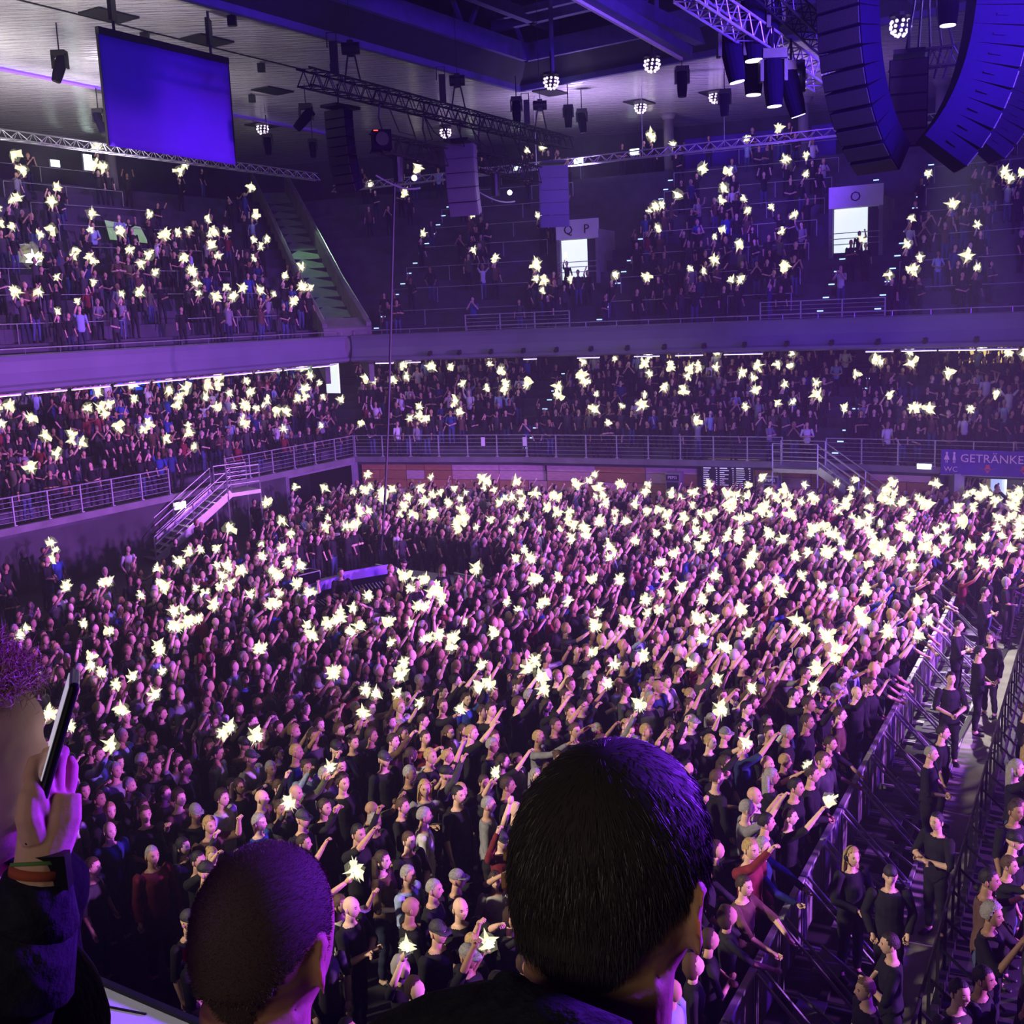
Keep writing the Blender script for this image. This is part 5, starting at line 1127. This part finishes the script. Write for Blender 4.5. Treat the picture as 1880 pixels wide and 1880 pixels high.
for p in phones:
    R, P, hd, lit, r, _ = p
    if id(p) in vis:
        z = {'beyond the lane fence': 'beyond lane fence', 'in the near floor crowd': 'near crowd', 'in the floor crowd toward the barrier': 'toward the barrier', 'in the floor crowd beside the dark side wall': 'beside dark side wall', 'in the floor crowd around the mixing desks': 'around mixing desks'}.get(zone_text(r), zone_text(r))
        hr = 'bald' if r['hair'] is None else {'short': 'short-haired', 'buzz': 'cropped', 'long': 'long-haired', 'bun': 'bun-haired', 'curly': 'curly', 'cap': 'capped'}[r['hair']]
        lab = '%s phone held by %s person in %s %s, %s' % ('glowing' if lit else 'dark', hr, r['shirt'][0], 'sweater' if r['lg'] else 'T-shirt', z)
        labs.setdefault(lab, []).append(p)
    else:
        pb.box(P, (.012, .076, .15), rotz(hd), 1)
        if lit:
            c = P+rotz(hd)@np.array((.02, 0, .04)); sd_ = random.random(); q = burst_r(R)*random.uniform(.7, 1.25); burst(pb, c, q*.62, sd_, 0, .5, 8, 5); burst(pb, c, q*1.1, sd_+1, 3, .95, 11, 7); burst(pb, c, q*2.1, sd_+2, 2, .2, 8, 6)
for lab, ps in labs.items():
    for i, p in enumerate(ps):
        R, P, hd, lit, r, nf = p; l2 = lab+(', %s nearest' % ORD[i] if len(ps) > 1 else ''); grp = 'glowing phones '+zone_text(r) if lit else 'unlit phones '+zone_text(r)
        g = link('phone', PHONE_ME, None, P, (0, random.uniform(-.3, .3), hd), None, l2, 'phone', grp)
        link('screen', SCR_ME, g)
        if lit:
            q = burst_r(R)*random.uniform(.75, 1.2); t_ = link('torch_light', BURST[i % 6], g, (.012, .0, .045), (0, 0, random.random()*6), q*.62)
            link('torch_flare', FLARE[(i+2) % 6], t_, None, (0, random.random(), random.random()*6), 1.75); link('torch_glow_shell', HALO[(i+3) % 6], t_, None, (0, random.random(), random.random()*6), 3.3)
pb.obj('phone_lights', ['flash', 'phone_body', 'torch_glow_shell', 'torch_flare'], None, label='far glowing phones held up across the stands and floor', cat='phone', kind='stuff', group='glowing phones')
# ------------------------------------------------------------------ stewards in the lane and the crew at the mixing desks
def special(px, py, hd, pose, b, hair, hc, shirt, sc, lg, label, group, hgt=1.94, tc=(.012, .012, .015), zf=0, skin=(.55, .35, .27)):
    p = atz(px, py, zf+hgt*.93)
    return person(p[0], p[1], zf, math.radians(hd), pose, b, hair, hc, sc, lg, skin, tc, hgt, label, group, voxel=.014)[0]
BK = (.012, .012, .016); GR = 'stewards in black standing in the lane'
st = [(1563, 1572, -75, 'belly', 'f', 'long', (.35, .24, .10), 1, 'steward with long blond hair and headset, hands folded, in the lane'), (1634, 1607, -100, 'pocket', 'm', 'beanie', (.015, .015, .02), 1, 'steward in black beanie with small white mark, hands low'),
      (1638, 1735, -190, 'cross', 'm', 'short', (.02, .012, .01), 0, 'steward with dark hair turned away, arms crossed, before the beanie steward'), (1593, 1818, -175, 'down', 'm', 'short', (.20, .12, .06), 0, 'nearest steward, side-shaved hair, looking at the barrier'),
      (1722, 1508, -150, 'cross', 'm', 'short', (.01, .01, .01), 0, 'steward with black hair and crossed arms by the pale lane floor'), (1706, 1384, -35, 'belly', 'm', 'buzz', (.25, .24, .23), 0, 'grey-cropped steward facing the fence, hands clasped'),
      (1728, 1345, -30, 'down', 'm', 'short', (.02, .015, .01), 0, 'steward with white back print behind the grey-cropped one'), (1745, 1246, -95, 'belly', 'm', 'short', (.015, .012, .01), 0, 'bearded steward facing the camera, hands at chest'),
      (1758, 1150, -35, 'cross', 'm', 'buzz', (.03, .02, .015), 0, 'steward in profile with crossed arms where the lane brightens'), (1796, 1198, -20, 'belly', 'm', 'short', (.01, .01, .012), 0, 'dark-haired steward beside the bright lane floor'),
      (1820, 1172, -150, 'down', 'f', 'long', (.02, .012, .01), 1, 'steward with hood and long dark hair talking to a colleague'), (1806, 1088, -35, 'cross', 'm', 'short', (.02, .015, .01), 0, 'farthest steward in the lane, arms crossed')]
for i, (px, py, hd, ps, b, hr, hc, lg, lab) in enumerate(st):
    o = special(px, py, hd, ps, b, hr, hc, '', BK, lg, lab, GR)
    if i == 6: text_mesh('back_print', 'BEST', .13, (-.145, .15, 1.26), (0, -1, 0), (0, 0, 1), 'sticker', o)
    if i == 1: m = MB(); m.box((.112, 0, HZ+.035), (.006, .05, .022)); m.obj('beanie_mark', 'sticker', o)
    if i == 0:
        m = MB(); m.tube([(.02+.0*t, .095*math.cos(t), HZ+.0+.135*math.sin(t)) for t in np.linspace(0, math.pi, 9)], .012, 6); m.ell((.02, .092, HZ-.005), (.035, .02, .04), 10, 8).ell((.02, -.092, HZ-.005), (.035, .02, .04), 10, 8); m.obj('headset', 'black', o)
ZF = .3
GC = 'crew and guests at the mixing desks'
cr = [(625, 1052, -60, 'belly', 'm', 'short', (.03, .02, .015), BK, 'bearded crew member bending over the wide mixing desk'), (740, 1034, -40, 'belly', 'm', 'cap', (.012, .012, .012), BK, 'crew member with white-marked black cap behind the desks'),
      (716, 1045, -30, 'down', 'f', 'short', (.3, .2, .1), (.16, .10, .06), 'blond guest in brown patterned jacket behind the desks'), (764, 1072, -60, 'cross', 'm', 'short', (.01, .01, .01), BK, 'crew member with crossed bare arms between the desks'),
      (712, 1107, -150, 'reach_r', 'm', 'short', (.01, .01, .01), BK, 'dark-haired crew member working at the laptop'), (812, 1045, -45, 'pocket', 'f', 'long', (.25, .16, .08), BK, 'guest with tied-back fair hair near the covered desk'),
      (560, 1075, -60, 'up_l', 'm', 'short', (.02, .02, .02), (.55, .54, .55), 'guest in bright white T-shirt at the outer edge of the mixing area')]
for (px, py, hd, ps, b, hr, hc, sc, lab) in cr: special(px, py, hd, ps, b, hr, hc, '', sc, 0, lab, GC, zf=ZF)

# the one far brighter lamp in the side upper stand
k_ = int(9); P, t, n = along(LEFT, s_of_px(58, 12.8, LEFT, 7.5), 7.5); P = V3(P, 0); P[2] = min(np.linspace(9, 18, 400), key=lambda q: abs(proj((P[0], P[1], q))[1]-476))
g = link('phone', PHONE_ME, None, P, (0, 0, HEADS), None, 'very bright blue-white phone lamp in the side upper stand', 'phone', 'glowing phones'); b_ = MB(); burst(b_, (0, 0, 0), .26, 91, 0, .8, 13, 9); t_ = b_.obj('torch_light', 'flash_cool', g)
b_ = MB(); burst(b_, (0, 0, 0), .55, 92, 0, .3, 13, 9); b_.obj('torch_glow_shell', 'torch_glow_shell', t_); b_ = MB(); burst(b_, (0, 0, 0), .85, 93, 0, .2, 13, 9); b_.obj('torch_glow_shell', 'torch_glow_shell', t_)
# ================================================================== PEOPLE CLOSE BY ON THE BALCONY
def strands(name, n, scalp, flow, length, width, matn, parent, seed=3, color=(.02, .015, .01), curl=0.0, seg=3):
    """short real hairs: thin two-sided ribbons rooted on the scalp. scalp(u)->P,N ; flow(P,N)->direction"""
    rg = np.random.default_rng(seed); P, N = scalp(rg, n); n = len(P); D = flow(P, N, rg); D /= np.linalg.norm(D, axis=1)[:, None]
    S = np.cross(D, rg.normal(size=(n, 3))); S /= np.linalg.norm(S, axis=1)[:, None]; L = length*(.6+.6*rg.random(n))[:, None]; W_ = width
    rows = []; cur = P-N*.002
    A = rg.normal(size=(n, 3)); 
    for k in range(seg+1):
        w_ = W_*(1-k/seg*.8); rows.append(np.stack([cur-S*w_, cur+S*w_], 1))
        D = D + (-N*.16 if curl == 0 else np.cross(A, D)*curl); D /= np.linalg.norm(D, axis=1)[:, None]; cur = cur+D*L/seg
    V = np.concatenate([r[:, None] for r in rows], 1).reshape(-1, 3)      # n*(seg+1)*2
    b = (np.arange(n)*(seg+1)*2)[:, None, None]; k = (np.arange(seg)*2)[None, :, None]; q = np.array([0, 1, 3, 2])[None, None, :]; Fq = (b+k+q).reshape(-1)
    me = bpy.data.meshes.new(name); me.vertices.add(len(V)); me.vertices.foreach_set('co', V.astype(np.float32).ravel()); me.loops.add(len(Fq)); me.loops.foreach_set('vertex_index', Fq.astype(np.int32))
    nf = len(Fq)//4; me.polygons.add(nf); me.polygons.foreach_set('loop_start', np.arange(0, nf*4, 4, dtype=np.int32)); me.polygons.foreach_set('loop_total', np.full(nf, 4, dtype=np.int32)); me.update(); me.materials.append(M[matn])
    return link(name, me, parent, color=color, kind='stuff')
mm('hair_close', (.03, .02, .015), .75, objcol=True, spec=.15)
mm('hair_strand', (.03, .02, .015), .45, objcol=True, spec=.4)
mm('fabric_dark', (.016, .016, .022), .9, noise=.4, scale=60, bump=.4, spec=.15)
mm('fabric_black', (.006, .006, .007), .95, noise=.3, scale=80, bump=.3, spec=.08)
mm('lining', (.06, .10, .40), .85, noise=.2, scale=60)
mm('skin_close', (.50, .29, .20), .7, objcol=True, noise=.10, scale=45, bump=.12, spec=.2)
M['skin_close'].node_tree.nodes['Principled BSDF'].inputs['Subsurface Weight'].default_value = .35
M['skin_close'].node_tree.nodes['Principled BSDF'].inputs['Subsurface Radius'].default_value = (1.0, .25, .12)
M['skin_close'].node_tree.nodes['Principled BSDF'].inputs['Subsurface Scale'].default_value = .012
HC = np.array((.022, 0, 0.0))
def cran(v):
    v = np.array(v, float); k = 1+.17*max(0, min(1, v[2]/.118)); v[0] *= k; v[1] *= k; return v
def head_close(mb, mi=0):
    """detailed head round the origin, facing +x, with ears; neck hangs below"""
    t_ = MB(); head_mesh(t_, (0, 0, 0), 56, 44, mi); mb.add([cran(v) for v in t_.v], t_.f, mi)
    for sd in (1, -1):
        def ep(u, v): return np.array((-.004+u, sd*(.070+v), 0))
        outline = [(-.020, .024), (-.026, .012), (-.024, -.004), (-.016, -.020), (-.006, -.032), (.004, -.030), (.009, -.016), (.010, .0), (.010, .016), (.004, .028), (-.008, .032)]
        ring = lambda k, out, dx: [np.array((dx+x*k, sd*(out+max(0, -x)*.55*k), z*k-.006)) for x, z in outline]
        mb.loft([ring(.6, .060, .0), ring(.80, .070, -.002), ring(1.02, .0795, -.008), ring(1.05, .084, -.010), ring(.92, .0835, -.009), ring(.74, .077, -.006)], mi)
        mb.tube([np.array((-.006+.0*t, sd*.084, .016))+np.array((-.010*math.sin(t), 0, -.022+.024*math.cos(t))) for t in np.linspace(-.6, 2.6, 7)], .0035, 6, mi)
def close_person(headpx, R, heading, s, pose_arms, label, group, skin, hair_fn, tilt=0.0, voxel=.005, cloth='fabric_dark', lean=0.0, arms_custom=None, zfloor=None, bulk=1.0):
    Hp = atR(headpx[0], headpx[1], R); POSES['_c'] = ('down', 'down')
    if arms_custom: ARM['_l'], ARM['_r'] = arms_custom; POSES['_c'] = ('_l', '_r')
    root = np.array((Hp[0], Hp[1], Hp[2]-HZ*s)); base = root-rotz(heading)@np.array((.025, 0, 0))*s
    mb = MB(); bones, hands, arms = build_body(mb, '_c', 'm', True, nohand=arms_custom is not None)
    hm = MB(); head_close(hm); Rt = np.array(Matrix.Rotation(tilt, 3, 'Y')); vs = [np.array((.025, 0, HZ))+Rt@np.array(v) for v in hm.v]; mb.add(vs, hm.f, 0)
    mb.tube([(-.03, 0, 1.40), (-.022, 0, 1.46), (-.014, 0, 1.52), (-.004, 0, 1.60)], [(.085, .10), (.064, .068), (.061, .063), (.064, .060)], 20, 0)
    for sd in (1, -1): mb.tube([(-.03, .03*sd, 1.50), (-.025, .09*sd, 1.445), (-.01, .17*sd, 1.425)], [.04, .052*bulk, .055*bulk], 12, 1)
    o = link('tmp', mb.mesh('tmp', 'skin')); r = o.modifiers.new('r', 'REMESH'); r.mode = 'VOXEL'; r.voxel_size = voxel; s_ = o.modifiers.new('s', 'SMOOTH'); s_.factor = .5; s_.iterations = 3
    me = bpy.data.meshes.new_from_object(o.evaluated_get(dg_())); bpy.data.objects.remove(o)
    n = len(me.vertices); V = np.empty(n*3); me.vertices.foreach_get('co', V); V = V.reshape(-1, 3); N = np.empty(n*3); me.vertices.foreach_get('normal', N); N = N.reshape(-1, 3)
    D = np.stack([seg_d(V, a, b)/r_ for a, b, r_, c in bones]); cl = np.array([b[3] for b in bones])[D.argmin(0)]
    neckline = 1.452+.02*np.clip(V[:, 0]*6, -1, 1)
    cl[(V[:, 2] > neckline) & (np.abs(V[:, 1]) < .12) & (cl == 1)] = 0; cl[(cl == 0) & (V[:, 2] < neckline-.005) & (V[:, 2] > 1.30) & (np.abs(V[:, 1]) < .16)] = 1
    nf = len(me.polygons); Lp = np.empty(nf*4, int); ok = all(len(p.vertices) == 4 for p in me.polygons); me.polygons.foreach_get('vertices', Lp) if ok else None; Fc = Lp.reshape(-1, 4)
    c4 = cl[Fc]; kl = ((c4 == 1) | (c4 == 5)).all(1); kp = ((c4 == 2) | ((c4 == 1) & (V[Fc][:, :, 2] < .99))).all(1)
    po = link('person', me, None, base, heading, s, label, 'person', group, color=skin); me.name = 'person_body'; me.materials.clear(); me.materials.append(M['skin_close']); me.polygons.foreach_set('use_smooth', np.ones(nf, bool))
    off = lambda P: .010+.010*np.clip((1.35-P[:, 2])/.3, 0, 1)+.003*np.sin(P[:, 2]*60+P[:, 1]*25)
    sw = sub_mesh('jacket', V, [tuple(f) for f in Fc[kl]], [True]*int(kl.sum()), N, off, cloth); so_ = link('jacket', sw, po); sm = so_.modifiers.new('t', 'SOLIDIFY'); sm.thickness = .006; sm.offset = 1
    tr = sub_mesh('trousers', V, [tuple(f) for f in Fc[kp]], [True]*int(kp.sum()), N, lambda P: .007+0*P[:, 2], 'fabric_black'); link('trousers', tr, po)
    if hair_fn: hair_fn(po, Rt)
    return po, base
def scalp_fn(Rt, k, test, noise=0.0):
    def f(rg, n):
        d = rg.normal(size=(n*3, 3)); d /= np.linalg.norm(d, axis=1)[:, None]; d = d[test(d)][:n]
        P = d*np.array((.098, .0765, .118))*k; P[:, 0] = np.where((d[:, 0] < 0) & (P[:, 2] < -.03), P[:, 0]*.82, P[:, 0]); neg = d[:, 2] < 0
        kc = 1+.17*np.clip(d[:, 2]*k, 0, 1); P[:, 0] *= kc; P[:, 1] *= kc
        P[neg, 1] *= 1-.32*(-d[neg, 2])**1.5; N = d/np.array((.098, .0765, .118)); N /= np.linalg.norm(N, axis=1)[:, None]
        P = P@Rt.T+np.array((.025, 0, HZ)); return P, N@Rt.T
    return f
hairline = lambda d: d[:, 2] > np.where(d[:, 0] < .1, -.52+np.maximum(0, np.abs(d[:, 1])-.30)*.95, np.where(d[:, 0] < .45, -.05+(d[:, 0]-.1)*1.7, .55))
def hair_shell(po, Rt, k, color, low=-.5):
    m = MB(); nu, nv = 48, 36; vs = []; ok = []
    for i in range(nv+1):
        for j in range(nu):
            t = math.pi*i/nv; p = 2*math.pi*j/nu; d = np.array((math.sin(t)*math.cos(p), math.sin(t)*math.sin(p), math.cos(t)))
            lim = (low+max(0, abs(d[1])-.30)*.95) if d[0] < .1 else (-.05+(d[0]-.1)*1.7 if d[0] < .45 else .55); kk = 1+(k-1)*min(1, max(0, (d[2]-lim)/.25))
            x, y, z = d*np.array((.098, .0765, .118))*kk
            if d[0] < 0 and z < -.03: x *= .82+.18*max(0, 1-(-.03-z)/.02)*.5
            if z < 0: y *= 1-.32*(-d[2])**1.5
            vs.append(Rt@cran((x, y, z))+np.array((.025, 0, HZ))); ok.append(d[2] > lim)
    fs = [(i*nu+j, (i+1)*nu+j, (i+1)*nu+(j+1) % nu, i*nu+(j+1) % nu) for i in range(nv) for j in range(nu) if ok[i*nu+j] and ok[(i+1)*nu+j] and ok[i*nu+(j+1) % nu]]
    m.add(vs, fs); h = m.obj('hair', 'hair_close', po, smooth=True, color=color); return h
def hair_big(po, Rt):
    h = hair_shell(po, Rt, 1.05, (.035, .028, .024))
    def flow(P, N, rg):
        c = np.array((.0, 0, HZ+.10)); T = P-c; T[:, 2] -= .12; T -= N*np.sum(T*N, axis=1)[:, None]; T /= np.linalg.norm(T, axis=1)[:, None]+1e-6
        return T+N*.30+rg.normal(size=P.shape)*.10
    strands('hair_strands', 42000, scalp_fn(Rt, 1.052, hairline), flow, .015, .00038, 'hair_strand', h, 3, (.045, .037, .033))
def hair_buzz(po, Rt):
    h = hair_shell(po, Rt, 1.012, (.07, .045, .038), -.5)
    strands('hair_strands', 30000, scalp_fn(Rt, 1.013, hairline), lambda P, N, rg: N+rg.normal(size=P.shape)*.35, .0045, .00030, 'hair_strand', h, 5, (.13, .08, .06), seg=1)
def hair_curly(po, Rt):
    h = hair_shell(po, Rt, 1.12, (.16, .08, .05), -.45)
    strands('hair_strands', 16000, scalp_fn(Rt, 1.10, hairline), lambda P, N, rg: N+rg.normal(size=P.shape)*.6, .034, .00055, 'hair_strand', h, 7, (.34, .20, .13), curl=.55, seg=6)
GB = 'people close by on the balcony'
big, bb = close_person((1122, 1625), 1.03, math.radians(60), 1.03, None, 'large dark-haired head and neck seen from behind, hoodie collar below', GB, (.50, .27, .17), hair_big, tilt=.10, cloth='fabric_dark')
sh, sb = close_person((484, 1738), 1.43, math.radians(72), 1.0, None, 'shaven head seen from behind with red-lit ear, beside the white ledge', GB, (.42, .20, .14), hair_buzz, tilt=.16, cloth='fabric_black')
def to_local(P, headpx, R, heading):
    Hp = atR(headpx[0], headpx[1], R); b = np.array((Hp[0], Hp[1], Hp[2]-HZ))-rotz(heading)@np.array((.025, 0, 0)); return rotz(-heading)@(P-b)
_h = math.radians(2); _e = to_local(atR(-60, 1920, 1.30), (-108, 1398), 1.27, _h); _w = to_local(atR(22, 1830, 1.25), (-108, 1398), 1.27, _h)
lm, lb = close_person((-108, 1398), 1.27, _h, 1.0, None, 'curly-haired person in profile holding a dark phone before the face', GB, (.62, .38, .30), hair_curly, tilt=-.02, cloth='fabric_black', arms_custom=(((-.05, .26, 1.14), (.0, .26, .92)), ((_e[0], -_e[1], _e[2]), (_w[0], -_w[1], _w[2]))))
# hoodie collar of the tall man: a standing folded band with a lighter lining
def collar(po, matn, lin, z0, hgt, rx, ry, x0, open_front=True):
    m = MB(); li = MB(); n = 40; ro, ri = [], []
    for i in range(n+1):
        a = math.radians(28+304*i/n); c, s = math.cos(a), math.sin(a); hh = hgt*(1+.35*math.sin(i*.7)*.3)*(1-.55*abs(i-n/2)/(n/2))+.012
        ro.append([np.array((x0+rx*c*k, ry*s*k, z0+z)) for k, z in ((1.12, -.02), (1.16, hh*.5), (1.10, hh), (1.02, hh*1.04), (.98, hh*.9))]); ri.append([np.array((x0+rx*c*k, ry*s*k, z0+z)) for k, z in ((.975, hh*.92), (.97, hh*.4), (1.0, -.02))])
    m.loft(ro, 0, False, False); o = m.obj('collar', matn, po, smooth=True); li.loft(ri, 0, False, False); li.obj('collar_lining', lin, po, smooth=True)
collar(big, 'fabric_dark', 'lining', 1.455, .052, .092, .108, -.018)
invB = Matrix.LocRotScale(Vector(bb), Matrix.Rotation(math.radians(60), 3, 'Z').to_quaternion(), Vector((1.03,)*3)).inverted()
def bigpart(mb, name, mt): me = mb.mesh(name, mt, True); me.transform(invB); return link(name, me, big)
Z = lambda x, y, R: atR(x, y, R)
m = MB(); m.tube([Z(640, 1975, .99), Z(720, 1925, .97), Z(800, 1900, .95), Z(880, 1885, .93), Z(930, 1890, .92), Z(990, 1930, .90), Z(1100, 1990, .88)], [(.02, .02), (.026, .028), (.030, .034), (.030, .036), (.034, .04), (.04, .045), (.04, .05)], 16); bigpart(m, 'hood', 'fabric_dark')
m = MB(); m.loft([[Z(880, 1895, .925), Z(893, 1838, .925), Z(905, 1795, .93), Z(922, 1784, .945), Z(936, 1792, .96)], [Z(905, 1915, .905), Z(922, 1850, .90), Z(938, 1806, .905), Z(955, 1793, .93), Z(962, 1800, .955)], [Z(960, 1945, .885), Z(968, 1880, .875), Z(976, 1838, .88), Z(985, 1824, .915), Z(985, 1830, .95)], [Z(1040, 1990, .87), Z(1050, 1940, .86), Z(1060, 1905, .865), Z(1064, 1895, .90), Z(1060, 1900, .94)]], 0, False, False)
o = bigpart(m, 'collar', 'fabric_dark'); sm = o.modifiers.new('t', 'SOLIDIFY'); sm.thickness = .004; sb_ = o.modifiers.new('s', 'SUBSURF'); sb_.levels = 2; sb_.render_levels = 2
m = MB(); m.loft([[Z(925, 1795, .955), Z(930, 1850, .965)], [Z(955, 1800, .965), Z(958, 1850, .97)], [Z(985, 1832, .97), Z(988, 1872, .975)]], 0, False, False); bigpart(m, 'collar_lining', 'lining')
# the hand, watch and phone of the curly-haired man, shaped at full size
def Lw(x, y, R): return atR(x, y, R)
hm = MB(); RH = 1.20
wr = [Lw(70, 1640, RH+.01), Lw(74, 1585, RH), Lw(84, 1545, RH), Lw(92, 1500, RH), Lw(98, 1455, RH)]
hm.tube(wr, [(.024, .026), (.022, .024), (.020, .027), (.018, .030), (.014, .027)], 14)
tips = [((66, 1458), (56, 1426), (64, 1398), (84, 1390)), ((84, 1452), (80, 1412), (90, 1382), (108, 1374)), ((103, 1450), (105, 1410), (112, 1382), (123, 1378)), ((120, 1462), (128, 1432), (131, 1408), (126, 1392))]
for i, ch in enumerate(tips):
    dR = (-.020, -.009, .004, .018)[i]; pts = [Lw(x, y, RH+dR+.004*k) for k, (x, y) in enumerate(ch)]; hm.tube([Lw(80+8*i, 1492, RH+dR*.6)]+pts, [.0088, .0086, .0080, .0074, .0058], 12)
hm.tube([Lw(66, 1540, RH-.01), Lw(52, 1500, RH-.02), Lw(54, 1462, RH-.018), Lw(68, 1436, RH-.012)], [.014, .0125, .0105, .008], 10)
ho = link('tmp', hm.mesh('tmp', 'skin')); r = ho.modifiers.new('r', 'REMESH'); r.mode = 'VOXEL'; r.voxel_size = .0018; q = ho.modifiers.new('s', 'SMOOTH'); q.factor = .5; q.iterations = 2
hme = bpy.data.meshes.new_from_object(ho.evaluated_get(dg_())); bpy.data.objects.remove(ho); hme.materials.clear(); hme.materials.append(M['skin_close']); hme.polygons.foreach_set('use_smooth', [True]*len(hme.polygons))
inv = Matrix.LocRotScale(Vector(lb), Matrix.Rotation(math.radians(2), 3, 'Z').to_quaternion(), Vector((1, 1, 1))).inverted()
hme.transform(inv); link('hand', hme, lm, color=(.60, .36, .28))
def child_world(mb, name, mt, parent, **k): me = mb.mesh(name, mt, True); me.transform(inv); return link(name, me, parent, **k)
m = MB(); m.tube([Lw(56, 1690, RH+.03), Lw(64, 1640, RH+.012), Lw(70, 1608, RH+.005)], [.045, .036, .031], 18); m.tube([Lw(20, 1800, RH+.06), Lw(56, 1690, RH+.03)], [.06, .045], 18); child_world(m, 'sleeve', 'fabric_dark', lm)
m = MB(); m.tube([Lw(69, 1606, RH+.002), Lw(71, 1590, RH)], [.0262, .0262], 20); mm('strap_red', (.35, .07, .03), .8); mm('strap_green', (.10, .22, .05), .8); child_world(m, 'wristband', 'strap_red', lm)
m = MB(); m.tube([Lw(72, 1589, RH), Lw(72.5, 1582, RH)], [.0258, .0258], 20); child_world(m, 'wristband_stripe', 'strap_green', lm)
m = MB(); c = Lw(98, 1598, RH-.012); m.box(c, (.030, .014, .034)); w_ = m.mesh('watch', 'phone_body'); link('watch', w_, None, label='dark square wristwatch above the rainbow wristband', cat='watch')
a = Lw(84, 1432, RH+.012); b = Lw(112, 1335, RH+.012); d = (b-a)/np.linalg.norm(b-a); sx = np.cross(d, FW); sx /= np.linalg.norm(sx); bm = bmesh.new()
Rm = np.stack([sx*.35+FW*.9, d, np.cross(sx*.35+FW*.9, d)], 1); Rm /= np.linalg.norm(Rm, axis=0)
m = MB(); m.box((a+b)/2, (.074, .155, .010), Rm); pme = m.mesh('phone', 'phone_body'); po_ = link('phone', pme, None, label='dark phone held before the face of the curly-haired person', cat='phone'); bv = po_.modifiers.new('b', 'BEVEL'); bv.width = .004; bv.segments = 3
m = MB(); nz_ = np.cross(Rm[:, 0], Rm[:, 1]); sgn = 1 if nz_@RT < 0 else -1; m.box((a+b)/2+nz_*sgn*.0056, (.066, .145, .001), Rm); m.obj('screen', 'text_light', po_)
# balcony underfoot: stepped deck and white ledge
m = MB(); m.box((0, -.9, 6.98), (8, 4.0, .10)); struct('floor_balcony', m, 'dark_concrete')
m = MB(); m.box((0, 1.75, 6.72), (8, 1.3, .10)); struct('floor_balcony_front', m, 'dark_concrete')
p1, p2 = atz(137, 1781, 7.95), atz(400, 1893, 7.95); d = (p2-p1)/np.linalg.norm(p2-p1); nn2 = np.array((d[1], -d[0], 0)); nn2 *= -1 if nn2[1] > 0 else 1
m = MB(); m.beam(p1-d*2.2+nn2*.24-[0, 0, .03], p2+d*1.0+nn2*.24-[0, 0, .03], .48, .06); m.beam(p1-d*2.2+nn2*.47-[0, 0, .55], p2+d*1.0+nn2*.47-[0, 0, .55], .04, 1.1); struct('trim_ledge', m, 'ledge')
m = MB(); m.beam(p1-d*2.2+nn2*.004+[0, 0, .002], p2+d*1.0+nn2*.004+[0, 0, .002], .012, .014); struct('trim_ledge_edge', m, 'black')
q1, q2 = atz(170, 1843, 7.951), atz(268, 1862, 7.951); m = MB(); m.beam(q1-(q2-q1)*.6, q2, .004, .003); struct('trim_ledge_joint', m, 'black')
# ------------------------------------------------------------------ thin stage haze in the whole hall
wt = SC.world.node_tree; hz_ = wt.nodes.new('ShaderNodeVolumeScatter'); hz_.inputs['Density'].default_value = .0014; hz_.inputs['Anisotropy'].default_value = .1
wt.links.new(hz_.outputs[0], wt.nodes['World Output'].inputs['Volume'])
